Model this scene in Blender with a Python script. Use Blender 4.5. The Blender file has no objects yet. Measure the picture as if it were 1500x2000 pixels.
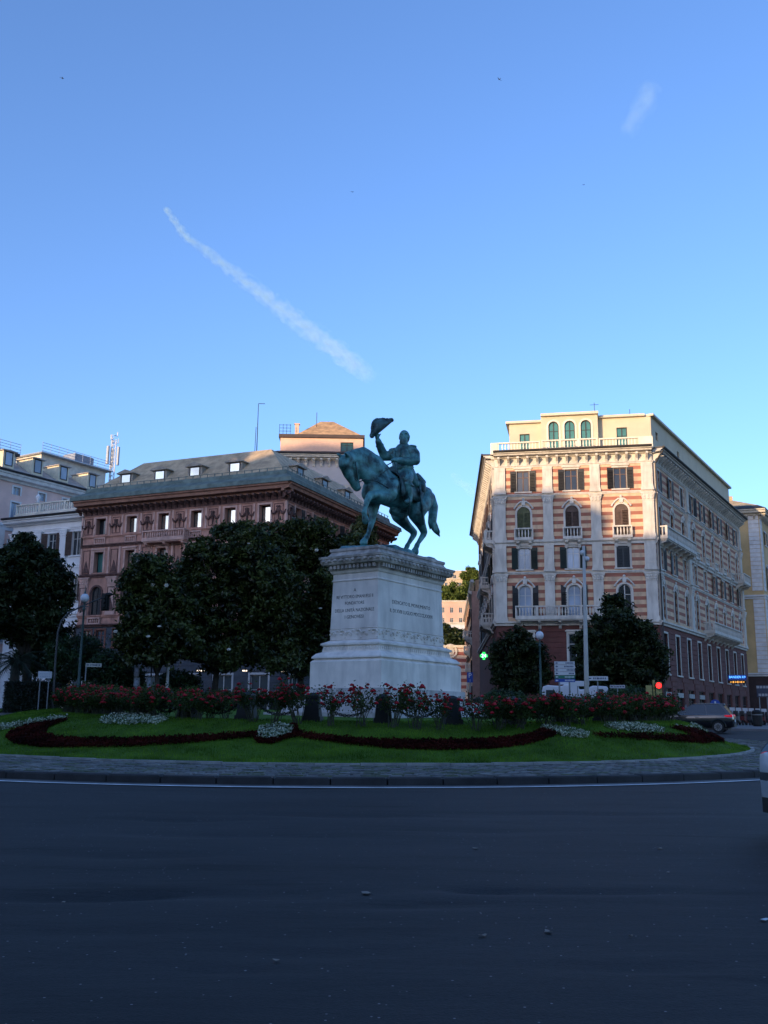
import bpy, bmesh, math, random
import numpy as np
from mathutils import Vector, Matrix
R_ = math.radians
random.seed(7); rng = np.random.default_rng(7)
S = bpy.context.scene
COL = S.collection

# ---------------------------------------------------------------- camera
FPX = 1920.0; PITCH = math.atan(400/1920.); ROLL = R_(.57); CAM = Vector((0, 0, 1.6))
_fw = Vector((0, math.cos(PITCH), math.sin(PITCH))); _up0 = Vector((0, -math.sin(PITCH), math.cos(PITCH))); _rt0 = Vector((1, 0, 0))
_rt = _rt0*math.cos(ROLL)+_up0*math.sin(ROLL); _up = _up0*math.cos(ROLL)-_rt0*math.sin(ROLL)
cd = bpy.data.cameras.new('camera'); cam = bpy.data.objects.new('camera', cd); COL.objects.link(cam)
cd.sensor_fit = 'VERTICAL'; cd.sensor_height = 24; cd.lens = 24*FPX/2000; cd.clip_start = .1; cd.clip_end = 30000
mw = Matrix((_rt, _up, -_fw)).transposed().to_4x4(); mw.translation = CAM; cam.matrix_world = mw
S.camera = cam
# ---------------------------------------------------------------- world, sun, exposure
SUN_EL = R_(6.5); SUN_AZ = R_(180+37)
tosun = Vector((math.sin(SUN_AZ)*math.cos(SUN_EL), math.cos(SUN_AZ)*math.cos(SUN_EL), math.sin(SUN_EL)))
W = bpy.data.worlds.new('World'); S.world = W; W.use_nodes = True
wn = W.node_tree.nodes; wl = W.node_tree.links
sky = wn.new('ShaderNodeTexSky'); sky.sky_type = 'NISHITA'; sky.sun_disc = False
sky.sun_elevation = SUN_EL; sky.sun_rotation = SUN_AZ; sky.altitude = 60; sky.air_density = 1.0; sky.dust_density = 1.0; sky.ozone_density = 3.0
bgn = wn['Background']; bgn.inputs['Strength'].default_value = .15
wl.new(sky.outputs[0], bgn.inputs['Color'])
sd = bpy.data.lights.new('sun', 'SUN'); sd.energy = 2.1; sd.angle = R_(.5); sd.color = (1, .71, .33)
sun = bpy.data.objects.new('sun', sd); COL.objects.link(sun)
sun.rotation_euler = (-tosun).to_track_quat('-Z', 'Y').to_euler(); sun.location = (0, 0, 60)
vs = S.view_settings; vs.view_transform = 'Standard'; vs.look = 'None'; vs.exposure = 1.45; vs.gamma = 1.0; vs.use_curve_mapping = False
vs.use_white_balance = True; vs.white_balance_temperature = 5800; vs.white_balance_tint = 26
S.cycles.max_bounces = 6; S.cycles.diffuse_bounces = 3; S.cycles.glossy_bounces = 3; S.cycles.transparent_max_bounces = 12
S.cycles.volume_bounces = 2; S.cycles.use_denoising = True

def at(px, py, Y):
    d = _fw*FPX+_rt*(px-750)+_up*(1000-py)
    return CAM+d*(Y/d.y)

# ---------------------------------------------------------------- materials
MATS = {}
def M(name, col, rough=.8, metal=0., var=.14, scale=1.5, bump=0., bscale=25., spec=.5, col2=None, emit=0., coat=0., detail=5, lo=.35, hi=.65):
    if name in MATS: return MATS[name]
    m = bpy.data.materials.new(name); m.use_nodes = True; MATS[name] = m
    nt = m.node_tree; n = nt.nodes; l = nt.links; b = n['Principled BSDF']
    b.inputs['Roughness'].default_value = rough; b.inputs['Metallic'].default_value = metal
    b.inputs['Specular IOR Level'].default_value = spec; b.inputs['Coat Weight'].default_value = coat
    c = (*col, 1); b.inputs['Base Color'].default_value = c
    if emit:
        b.inputs['Emission Color'].default_value = c; b.inputs['Emission Strength'].default_value = emit
    if var or col2:
        g = n.new('ShaderNodeNewGeometry'); ns = n.new('ShaderNodeTexNoise'); ns.inputs['Scale'].default_value = scale; ns.inputs['Detail'].default_value = detail
        ns.inputs['Roughness'].default_value = .6
        l.new(g.outputs['Position'], ns.inputs['Vector'])
        cr = n.new('ShaderNodeValToRGB'); cr.color_ramp.elements[0].position = lo; cr.color_ramp.elements[1].position = hi
        a = tuple(x*(1-var) for x in col)+(1,); d = tuple(min(1, x*(1+var)) for x in (col2 or col))+(1,)
        cr.color_ramp.elements[0].color = a; cr.color_ramp.elements[1].color = d
        l.new(ns.outputs['Fac'], cr.inputs[0]); l.new(cr.outputs[0], b.inputs['Base Color'])
    if bump:
        g = n.new('ShaderNodeNewGeometry'); n2 = n.new('ShaderNodeTexNoise'); n2.inputs['Scale'].default_value = bscale; n2.inputs['Detail'].default_value = 4
        l.new(g.outputs['Position'], n2.inputs['Vector'])
        bp = n.new('ShaderNodeBump'); bp.inputs['Strength'].default_value = bump; bp.inputs['Distance'].default_value = .02
        l.new(n2.outputs['Fac'], bp.inputs['Height']); l.new(bp.outputs[0], b.inputs['Normal'])
    return m
def leafmat(name, col, rough=.45, trans=.25, var=.45, col2=None, spec=.5):
    m = M(name, col, rough, var=var, scale=1.1, col2=col2, spec=spec, detail=3)
    b = m.node_tree.nodes['Principled BSDF']; out = m.node_tree.nodes['Material Output']
    t = m.node_tree.nodes.new('ShaderNodeBsdfTranslucent'); mx = m.node_tree.nodes.new('ShaderNodeMixShader'); mx.inputs[0].default_value = trans
    src = b.inputs['Base Color'].links[0].from_socket
    m.node_tree.links.new(src, t.inputs['Color']); m.node_tree.links.new(b.outputs[0], mx.inputs[1]); m.node_tree.links.new(t.outputs[0], mx.inputs[2])
    m.node_tree.links.new(mx.outputs[0], out.inputs[0])
    return m
def stripes(name, a, b_, period, frac, phase, rough=.85):
    m = M(name, a, rough, var=.16, scale=.9, bump=.15, bscale=14)
    nt = m.node_tree; n = nt.nodes; l = nt.links; bs = n['Principled BSDF']
    src = bs.inputs['Base Color'].links[0].from_socket
    g = n.new('ShaderNodeNewGeometry'); sx = n.new('ShaderNodeSeparateXYZ'); l.new(g.outputs['Position'], sx.inputs[0])
    def mth(op, a0, b0):
        k = n.new('ShaderNodeMath'); k.operation = op
        for i, v in enumerate((a0, b0)):
            if isinstance(v, (int, float)): k.inputs[i].default_value = v
            else: l.new(v, k.inputs[i])
        return k.outputs[0]
    q = mth('GREATER_THAN', mth('FRACT', mth('DIVIDE', mth('ADD', sx.outputs[2], phase), period), 0), frac)
    mx = n.new('ShaderNodeMix'); mx.data_type = 'RGBA'; l.new(q, mx.inputs[0]); l.new(src, mx.inputs[6])
    ns = n.new('ShaderNodeTexNoise'); ns.inputs['Scale'].default_value = .7; l.new(g.outputs['Position'], ns.inputs['Vector'])
    cr = n.new('ShaderNodeValToRGB'); cr.color_ramp.elements[0].position = .3; cr.color_ramp.elements[1].position = .7
    cr.color_ramp.elements[0].color = (*[x*.86 for x in b_], 1); cr.color_ramp.elements[1].color = (*[min(1, x*1.1) for x in b_], 1)
    l.new(ns.outputs['Fac'], cr.inputs[0]); l.new(cr.outputs[0], mx.inputs[7]); l.new(mx.outputs[2], bs.inputs['Base Color'])
    return m

# ---------------------------------------------------------------- mesh helpers
class MB:
    def __init__(s): s.v = []; s.f = []; s.m = []
    def add(s, vs, fs, mi=0):
        k = len(s.v); s.v += [tuple(p) for p in vs]; s.f += [tuple(i+k for i in f) for f in fs]; s.m += [mi]*len(fs)
    def box(s, x0, x1, y0, y1, z0, z1, mi=0):
        s.add([(x0,y0,z0),(x1,y0,z0),(x1,y1,z0),(x0,y1,z0),(x0,y0,z1),(x1,y0,z1),(x1,y1,z1),(x0,y1,z1)],
              [(0,3,2,1),(4,5,6,7),(0,1,5,4),(1,2,6,5),(2,3,7,6),(3,0,4,7)], mi)
    def frustum(s, x, y, z0, z1, a0, b0, a1, b1, mi=0):
        v = [(x-a0,y-b0,z0),(x+a0,y-b0,z0),(x+a0,y+b0,z0),(x-a0,y+b0,z0),(x-a1,y-b1,z1),(x+a1,y-b1,z1),(x+a1,y+b1,z1),(x-a1,y+b1,z1)]
        s.add(v, [(0,3,2,1),(4,5,6,7),(0,1,5,4),(1,2,6,5),(2,3,7,6),(3,0,4,7)], mi)
    def prism(s, poly, c0, c1, axis='y', mi=0):
        def P(a, b, c): return {'y': (a, c, b), 'x': (c, a, b), 'z': (a, b, c)}[axis]
        n = len(poly); v = [P(a, b, c0) for a, b in poly]+[P(a, b, c1) for a, b in poly]
        s.add(v, [tuple(range(n))[::-1], tuple(range(n, 2*n))]+[(i, (i+1) % n, n+(i+1) % n, n+i) for i in range(n)], mi)
    def tube(s, pts, rad, n=8, mi=0, cap=True, flat=1.0):
        pts = [Vector(p) for p in pts]; k = len(s.v); L = len(pts)
        if isinstance(rad, (int, float)): rad = [rad]*L
        ref = None
        for i, p in enumerate(pts):
            t = (pts[min(i+1, L-1)]-pts[max(i-1, 0)]).normalized()
            if ref is None: ref = Vector((0, 0, 1)) if abs(t.z) < .9 else Vector((1, 0, 0))
            a = (ref-t*ref.dot(t)).normalized(); b = t.cross(a); ref = a
            for j in range(n):
                q = 2*math.pi*j/n; s.v.append(tuple(p+a*(math.cos(q)*rad[i]*flat)+b*(math.sin(q)*rad[i])))
        for i in range(L-1):
            for j in range(n):
                s.f.append((k+i*n+j, k+i*n+(j+1) % n, k+(i+1)*n+(j+1) % n, k+(i+1)*n+j)); s.m.append(mi)
        if cap:
            s.f.append(tuple(k+j for j in range(n))[::-1]); s.f.append(tuple(k+(L-1)*n+j for j in range(n))); s.m += [mi, mi]
    def lathe(s, prof, n=12, c=(0, 0, 0), mi=0):
        k = len(s.v)
        for r, z in prof:
            for j in range(n):
                q = 2*math.pi*j/n; s.v.append((c[0]+r*math.cos(q), c[1]+r*math.sin(q), c[2]+z))
        for i in range(len(prof)-1):
            for j in range(n):
                s.f.append((k+i*n+j, k+i*n+(j+1) % n, k+(i+1)*n+(j+1) % n, k+(i+1)*n+j)); s.m.append(mi)
        s.f.append(tuple(k+j for j in range(n))[::-1]); s.f.append(tuple(k+(len(prof)-1)*n+j for j in range(n))); s.m += [mi, mi]
    def ell(s, c, r, n=10, m=7, rot=None, mi=0):
        k = len(s.v); c = Vector(c)
        for i in range(m+1):
            th = math.pi*i/m
            for j in range(n):
                ph = 2*math.pi*j/n; p = Vector((r[0]*math.sin(th)*math.cos(ph), r[1]*math.sin(th)*math.sin(ph), r[2]*math.cos(th)))
                if rot: p = rot @ p
                s.v.append(tuple(c+p))
        for i in range(m):
            for j in range(n):
                s.f.append((k+i*n+j, k+(i+1)*n+j, k+(i+1)*n+(j+1) % n, k+i*n+(j+1) % n)); s.m.append(mi)
    def mesh(s, name, mats, smooth=False):
        me = bpy.data.meshes.new(name); me.from_pydata(s.v, [], s.f)
        for m in (mats if isinstance(mats, (list, tuple)) else [mats]): me.materials.append(m)
        if any(s.m): me.polygons.foreach_set('material_index', s.m)
        if smooth: me.polygons.foreach_set('use_smooth', [True]*len(s.f))
        me.update(); return me
    def build(s, name, mats, parent=None, mat=None, smooth=False): return inst(name, s.mesh(name, mats, smooth), parent, mat)
def inst(name, me, parent=None, mat=None):
    o = bpy.data.objects.new(name, me); COL.objects.link(o)
    if parent: o.parent = parent
    if mat is not None: o.matrix_basis = mat
    return o
def tag(o, label=None, cat=None, group=None, kind=None):
    for k, v in (('label', label), ('category', cat), ('group', group), ('kind', kind)):
        if v: o[k] = v
    return o
def thing(name, label, cat, loc=(0, 0, 0), rz=0., group=None):
    o = bpy.data.objects.new(name, None); COL.objects.link(o); o.empty_display_size = .2
    o.matrix_basis = Matrix.Translation(Vector(loc)) @ Matrix.Rotation(rz, 4, 'Z')
    return tag(o, label, cat, group)
def copy_tree(o, parent=None):
    c = o.copy(); COL.objects.link(c)
    if parent: c.parent = parent
    for ch in o.children: copy_tree(ch, c)
    return c
def T(x, y, z): return Matrix.Translation((x, y, z))
def RZ(a): return Matrix.Rotation(a, 4, 'Z')
def quads_mesh(name, V, mats, per=4, mi=None, smooth=False):
    """V: (n*per,3) numpy array of separate polygons"""
    n = len(V)//per; me = bpy.data.meshes.new(name)
    me.vertices.add(n*per); me.vertices.foreach_set('co', np.ascontiguousarray(V, dtype=np.float32).ravel())
    me.loops.add(n*per); me.loops.foreach_set('vertex_index', np.arange(n*per, dtype=np.int32))
    me.polygons.add(n); me.polygons.foreach_set('loop_start', np.arange(n, dtype=np.int32)*per)
    for m in (mats if isinstance(mats, (list, tuple)) else [mats]): me.materials.append(m)
    if mi is not None: me.polygons.foreach_set('material_index', np.asarray(mi, dtype=np.int32))
    me.update(calc_edges=True); return me
def leaf_quads(C, size, nrm=None, jit=1.0, asp=.5):
    """diamond leaves at centres C (n,3)"""
    n = len(C); a = rng.normal(size=(n, 3))
    if nrm is not None: a = a*jit+nrm
    a /= np.linalg.norm(a, axis=1)[:, None]
    b = rng.normal(size=(n, 3)); b -= a*(a*b).sum(1)[:, None]; b /= np.linalg.norm(b, axis=1)[:, None]
    c = np.cross(a, b); s = (size*(.7+.6*rng.random(n)))[:, None] if np.isscalar(size) else size[:, None]
    bend = a*s*.18
    return np.stack([C-b*s-bend, C+c*s*asp+bend*.4, C+b*s-bend, C-c*s*asp+bend*.4], 1).reshape(-1, 3)
def text(body, size, mat, name, parent, M4, ext=.004, align='CENTER', sx=1.0):
    cu = bpy.data.curves.new(name, 'FONT'); cu.body = body; cu.size = size; cu.extrude = ext; cu.align_x = align; cu.align_y = 'CENTER'; cu.resolution_u = 2
    o = bpy.data.objects.new('tmp', cu); COL.objects.link(o); dg = bpy.context.evaluated_depsgraph_get()
    me = bpy.data.meshes.new_from_object(o.evaluated_get(dg)); bpy.data.objects.remove(o); me.materials.clear(); me.materials.append(mat)
    return inst(name, me, parent, M4 @ Matrix.Diagonal((sx, 1, 1, 1)))
TXT = Matrix(((1,0,0,0),(0,0,-1,0),(0,1,0,0),(0,0,0,1)))   # text plane upright, facing local -y

# ---------------------------------------------------------------- terrain
def sm(a, b, x):
    t = min(1, max(0, (x-a)/(b-a))); return t*t*(3-2*t)
def g(x, y):
    z = .018*min(max(y, -60), 70)-(.02 if x < 0 else .008)*min(max(x, -40), 40)*sm(15, 60, y)+.012*min(max(y-90, 0), 140)
    return z+58*sm(240, 520, y)
ICX, ICY = -2.0, 37.0
RK, RL = 18.2, 14.6
def lawn(x, y):
    r = math.hypot(x-ICX, y-ICY); r -= 2.2*sm(2, 9, x)*sm(RL, RL-2.2, r)
    return g(x, y)+.17+.80*sm(RL, 9.6, r)
def gpix(px, py, fn=g):
    d = _fw*FPX+_rt*(px-750)+_up*(1000-py); d /= d.y; Y = 4.
    while Y < 200:
        p = CAM+d*Y
        if p.z < fn(p.x, p.y): return p
        Y += .04
    return CAM+d*60

def sheet(name, xs, ys, fn, mat, jitter=None):
    v = [(x, y, fn(x, y)) for y in ys for x in xs]; nx = len(xs)
    f = [(j*nx+i, j*nx+i+1, (j+1)*nx+i+1, (j+1)*nx+i) for j in range(len(ys)-1) for i in range(nx-1)]
    mb = MB(); mb.add(v, f); o = mb.build(name, mat, smooth=True); o['kind'] = 'structure'; return o
# asphalt with patches, seams and speckle
asph = M('asphalt', (.042, .043, .047), .7, var=.0, bump=0, spec=.2)
def asphalt_nodes(m):
    nt = m.node_tree; n = nt.nodes; l = nt.links; b = n['Principled BSDF']; geo = n.new('ShaderNodeNewGeometry')
    def noise(scale, det, stretch=(1, 1, 1), rough=.6):
        mp = n.new('ShaderNodeMapping'); mp.inputs['Scale'].default_value = stretch; l.new(geo.outputs['Position'], mp.inputs[0])
        t = n.new('ShaderNodeTexNoise'); t.inputs['Scale'].default_value = scale; t.inputs['Detail'].default_value = det; t.inputs['Roughness'].default_value = rough
        l.new(mp.outputs[0], t.inputs['Vector']); return t.outputs['Fac']
    def ramp(src, p0, c0, p1, c1):
        r = n.new('ShaderNodeValToRGB'); r.color_ramp.elements[0].position = p0; r.color_ramp.elements[1].position = p1
        r.color_ramp.elements[0].color = (c0, c0, c0, 1); r.color_ramp.elements[1].color = (c1, c1, c1, 1); l.new(src, r.inputs[0]); return r.outputs[0]
    def mul(a, c):
        k = n.new('ShaderNodeMix'); k.data_type = 'RGBA'; k.blend_type = 'MULTIPLY'; k.inputs[0].default_value = 1
        l.new(a, k.inputs[6]); l.new(c, k.inputs[7]); return k.outputs[2]
    base = n.new('ShaderNodeRGB'); base.outputs[0].default_value = (.019, .019, .0195, 1)
    c = mul(base.outputs[0], ramp(noise(.35, 5, (.6, 1.6, 1)), .3, .6, .7, 1.3))
    c = mul(c, ramp(noise(.9, 6, (.35, 2.2, 1), .7), .34, .38, .44, 1.0))
    c = mul(c, ramp(noise(30, 3), .3, .75, .7, 1.25))
    vo = n.new('ShaderNodeTexVoronoi'); vo.inputs['Scale'].default_value = 26; l.new(geo.outputs['Position'], vo.inputs['Vector'])
    sp = n.new('ShaderNodeSeparateColor'); l.new(vo.outputs['Color'], sp.inputs[0])
    k = n.new('ShaderNodeMath'); k.operation = 'GREATER_THAN'; k.inputs[1].default_value = .962; l.new(sp.outputs[0], k.inputs[0])
    k2 = n.new('ShaderNodeMath'); k2.operation = 'LESS_THAN'; k2.inputs[1].default_value = .2; l.new(vo.outputs['Distance'], k2.inputs[0])
    k3 = n.new('ShaderNodeMath'); k3.operation = 'MULTIPLY'; l.new(k.outputs[0], k3.inputs[0]); l.new(k2.outputs[0], k3.inputs[1])
    mx = n.new('ShaderNodeMix'); mx.data_type = 'RGBA'; l.new(k3.outputs[0], mx.inputs[0]); l.new(c, mx.inputs[6]); mx.inputs[7].default_value = (.22, .22, .22, 1)
    l.new(mx.outputs[2], b.inputs['Base Color'])
    hs = n.new('ShaderNodeMath'); hs.operation = 'ADD'; l.new(noise(60, 3), hs.inputs[0])
    h2 = n.new('ShaderNodeMath'); h2.operation = 'MULTIPLY'; h2.inputs[1].default_value = 6; l.new(noise(.8, 5, (.5, 1.6, 1)), h2.inputs[0]); l.new(h2.outputs[0], hs.inputs[1])
    bp = n.new('ShaderNodeBump'); bp.inputs['Strength'].default_value = .45; bp.inputs['Distance'].default_value = .012; l.new(hs.outputs[0], bp.inputs['Height']); l.new(bp.outputs[0], b.inputs['Normal'])
asphalt_nodes(asph)
earth = M('hill_earth', (.07, .09, .04), .95, var=.4, scale=.05, col2=(.12, .11, .06))
def g_low(x, y): return g(x, y)-(.35 if -75 < x < 75 and -40 < y < 150 else .02)
sheet('ground', [-6000, -2000, -700, -300, -150, -75, -40, -20, 0, 20, 40, 75, 150, 300, 700, 2000, 6000],
      [-6000, -2000, -600, -200, -60, -40, -10, 20, 45, 60, 75, 100, 125, 150, 180, 210, 240, 270, 300, 340, 380, 420, 460, 500, 540, 700, 1500, 4000, 9000], g_low, earth)
_r = random.Random(3)
DENTS = []
for px, py, lx, ly, dp in ((160, 1748, 1.3, .16, .045), (60, 1752, .6, .1, .03), (290, 1745, .35, .1, .03), (1130, 1742, 1.0, .13, .04), (945, 1745, .25, .12, .05), (1090, 1752, .8, .22, -.02), (460, 1630, 1.3, .2, .035), (220, 1668, 1.1, .25, .04), (130, 1690, 1.2, .3, -.025), (800, 1770, .6, .16, .03), (680, 1592, 2.0, .22, .035), (1100, 1590, 1.8, .2, .03), (350, 1602, .8, .15, .025), (560, 1745, .6, .2, .02), (950, 1625, .8, .2, .02), (440, 1890, .3, .08, .03), (620, 1860, .5, .12, .02), (1250, 1890, .5, .12, .02), (250, 1820, .8, .15, .02)):
    q_ = gpix(px, py); DENTS.append((q_.x, q_.y, lx, ly, dp))
def g_road(x, y):
    z = g(x, y)
    if y < 19:
        z += .010*math.sin(x*.9+2.1*math.sin(y*.5))*math.sin(y*1.1+.7)*sm(19, 17.5, y)
        for dx, dy, lx, ly, dp in DENTS:
            u = (x-dx)/lx; w = (y-dy-.06*math.sin(x*3.1))/ly
            if abs(u) < 2.5 and abs(w) < 3: z -= dp*math.exp(-u*u-w*w)
    return z
sheet('road', [x*.25 for x in range(-48, 49)], [-2+y*.09375 for y in range(0, 233)], g_road, asph)
def ring_side(name, xs, ys): return sheet(name, xs, ys, g, asph)
ring_side('road', list(range(-74, -11, 2))+[-12], [-38+2*i for i in range(0, 30)]+[20]+[22+2*i for i in range(0, 64)])
ring_side('road', [12]+list(range(14, 75, 2)), [-38+2*i for i in range(0, 30)]+[20]+[22+2*i for i in range(0, 64)])
sheet('road', list(range(-12, 13, 2)), [19.75, 20]+[22+2*i for i in range(0, 64)], g, asph)
sheet('road', list(range(-12, 13, 2)), [-38+2*i for i in range(0, 18)]+[-2], g, asph)

def ringmesh(name, r0, r1, fn, mat, n=160, dz=0., a0=0, a1=2*math.pi, kind='structure', parent=None):
    mb = MB(); v = []
    for i in range(n+1):
        a = a0+(a1-a0)*i/n
        for r in (r0, r1):
            x = ICX+r*math.cos(a); y = ICY+r*math.sin(a); v.append((x, y, fn(x, y)+dz))
    mb.add(v, [(2*i, 2*i+1, 2*i+3, 2*i+2) for i in range(n)])
    o = mb.build(name, mat, parent); o['kind'] = kind; return o
white_paint = M('road_paint', (.8, .8, .8), .7, var=.25, scale=3)
ringmesh('road_edge_line', RK+.42, RK+.54, g, white_paint, dz=.016)
gutter = M('gutter_stone', (.10, .10, .10), .8, var=.4, scale=1.2, bump=.3)
ringmesh('gutter', RK-.05, RK+.30, g, gutter, dz=.010)
# island: bed under the setts, kerb stones, setts, edging, lawn
kerb_m = M('kerb_granite', (.038, .038, .04), .85, var=.35, scale=1.3, bump=.4, bscale=30)
sett_m = [M('sett_stone', (.13, .13, .125), .85, var=.35, scale=2, bump=.4, bscale=20), M('sett_stone_mossy', (.10, .115, .075), .9, var=.35, scale=2), M('sett_stone_pale', (.19, .185, .175), .85, var=.25, scale=2)]
pav = ringmesh('island_pavement', RL, RK-.1, g, M('sand_joint', (.07, .075, .055), .95, var=.4, scale=3), dz=.12)
kerb = ringmesh('kerb', RK-.32, RK-.04, g, kerb_m, dz=.10)
km = MB(); N = 108; seg = 2*math.pi*(RK-.18)/N*.5-.008
for sx, sy, z0, z1 in ((seg, .165, -.1, .125), (seg-.02, .145, .125, .15)):
    km.frustum(0, 0, z0, z1, sx, sy, sx if z0 < 0 else sx-.015, sy if z0 < 0 else sy-.015)
kmesh = km.mesh('kerb_stone', kerb_m)
for i in range(N):
    a = 2*math.pi*(i+.5)/N; x = ICX+(RK-.165)*math.cos(a); y = ICY+(RK-.165)*math.sin(a)
    inst('kerb_stone', kmesh, kerb, T(x, y, g(x, y)+_r.uniform(-.006, .006)) @ RZ(a+math.pi/2+_r.uniform(-.004, .004)))
edg_m = M('edging_stone', (.30, .30, .29), .85, var=.25, scale=2)
edge = ringmesh('lawn_edging', RL-.04, RL+.1, g, edg_m, dz=.13)
em = MB(); N = 90; em.box(-math.pi*RL/N+.006, math.pi*RL/N-.006, -.06, .06, -.1, .185); emesh = em.mesh('edging_stone', edg_m)
for i in range(N):
    a = 2*math.pi*(i+.5)/N; x = ICX+(RL+.03)*math.cos(a); y = ICY+(RL+.03)*math.sin(a)
    inst('edging_stone', emesh, edge, T(x, y, g(x, y)+_r.uniform(-.01, .008)) @ RZ(a+math.pi/2))
sb = MB(); rows = int((RK-.36-RL-.12)/.2)
for j in range(rows):
    r = RL+.14+.2*(j+.5); nn = int(2*math.pi*r/.27)
    for i in range(nn):
        a = 2*math.pi*(i+.5*(j % 2))/nn
        if math.sin(a) > .45: continue
        x = ICX+r*math.cos(a); y = ICY+r*math.sin(a); z = g(x, y)+.15+_r.uniform(-.012, .010); c, s_ = math.cos(a), math.sin(a); hx = .088+_r.uniform(-.008, .004); hy = .122+_r.uniform(-.014, .004)
        P = []
        for zz, k in ((z-.04, 1.), (z, .86)):
            for u, w in ((-hx, -hy), (hx, -hy), (hx, hy), (-hx, hy)):
                P.append((x+c*u*k-s_*w*k, y+s_*u*k+c*w*k, zz))
        sb.add(P, [(4, 5, 6, 7), (0, 1, 5, 4), (1, 2, 6, 5), (2, 3, 7, 6), (3, 0, 4, 7)], _r.choice((0, 0, 0, 1, 1, 2)))
so = sb.build('sett_paving', sett_m, pav); so['kind'] = 'stuff'
grass_m = M('lawn_soil_grass', (.055, .115, .010), .9, var=.3, scale=.8, spec=.1, bump=.5, bscale=40)
lm = MB(); v = []; nr, na = 36, 120
for j in range(nr+1):
    r = (RL-.03)*j/nr
    for i in range(na):
        a = 2*math.pi*i/na; x = ICX+r*math.cos(a); y = ICY+r*math.sin(a); v.append((x, y, lawn(x, y)))
lm.add(v, [(j*na+i, j*na+(i+1) % na, (j+1)*na+(i+1) % na, (j+1)*na+i)[::-1] for j in range(nr) for i in range(na)])
lo_ = lm.build('lawn', grass_m, smooth=True); lo_['kind'] = 'structure'
n = 130000; a = rng.uniform(math.pi*.93, math.pi*2.07, n); rr = np.sqrt(rng.uniform(9.4**2, (RL-.02)**2, n))
X = ICX+rr*np.cos(a); Y = ICY+rr*np.sin(a); Z = np.array([lawn(x, y) for x, y in zip(X, Y)])
hgt = rng.uniform(.03, .075, n)*(1+.35*np.sin(X*1.7)*np.sin(Y*2.3)); th = rng.uniform(0, 6.283, n); ww = .007
dx, dy = np.cos(th)*ww, np.sin(th)*ww; lx, ly = rng.normal(0, .02, n), rng.normal(0, .02, n)
V = np.stack([np.stack([X-dx, Y-dy, Z], 1), np.stack([X+dx, Y+dy, Z], 1), np.stack([X+lx, Y+ly, Z+hgt], 1)], 1).reshape(-1, 3)
gm = leafmat('grass_blade', (.072, .175, .013), .7, .3, var=.4, col2=(.11, .21, .02), spec=.1)
go = inst('grass', quads_mesh('grass', V, gm, 3)); tag(go, 'short green grass on the round traffic island lawn', 'grass', kind='stuff')
# ================================================================ buildings: facade toolkit
def weather(m, dark, amt=.5):
    nt = m.node_tree; n = nt.nodes; l = nt.links; bs = n['Principled BSDF']; src = bs.inputs['Base Color'].links[0].from_socket
    gq = n.new('ShaderNodeNewGeometry'); mp = n.new('ShaderNodeMapping'); mp.inputs['Scale'].default_value = (2.2, 2.2, .5); l.new(gq.outputs['Position'], mp.inputs[0])
    ns = n.new('ShaderNodeTexNoise'); ns.inputs['Scale'].default_value = 1.2; ns.inputs['Detail'].default_value = 7; l.new(mp.outputs[0], ns.inputs['Vector'])
    cr = n.new('ShaderNodeValToRGB'); cr.color_ramp.elements[0].position = .45; cr.color_ramp.elements[1].position = .68; cr.color_ramp.elements[1].color = (amt, amt, amt, 1); cr.color_ramp.elements[0].color = (0, 0, 0, 1)
    l.new(ns.outputs['Fac'], cr.inputs[0]); mx = n.new('ShaderNodeMix'); mx.data_type = 'RGBA'; l.new(cr.outputs[0], mx.inputs[0]); l.new(src, mx.inputs[6]); mx.inputs[7].default_value = (*dark, 1); l.new(mx.outputs[2], bs.inputs['Base Color'])
    return m

def FM(A, B):
    A = Vector((A[0], A[1], 0)); u = Vector((B[0]-A[0], B[1]-A[1], 0)); L = u.length; u.normalize()
    m = Matrix(((u.x, -u.y, 0, A.x), (u.y, u.x, 0, A.y), (0, 0, 1, 0), (0, 0, 0, 1)))
    return m, L
def arcpts(w, h, n=10):
    """arched outline, half round on top, from right spring to left spring"""
    r = w/2; return [(r*math.cos(math.pi*i/n), h-r+r*math.sin(math.pi*i/n)) for i in range(n+1)]
def archpoly(w, h, n=10): return [(-w/2, 0), (w/2, 0)]+arcpts(w, h, n)
def strip(mb, inn, out, y0, y1, mi=0):
    n = len(inn); v = [(a, y0, b) for a, b in inn]+[(a, y0, b) for a, b in out]+[(a, y1, b) for a, b in inn]+[(a, y1, b) for a, b in out]
    f = []
    for i in range(n-1):
        f += [(i, i+1, n+i+1, n+i)[::-1], (n+i, n+i+1, 3*n+i+1, 3*n+i)[::-1], (i, i+1, 2*n+i+1, 2*n+i)]
    mb.add(v, f, mi)
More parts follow.
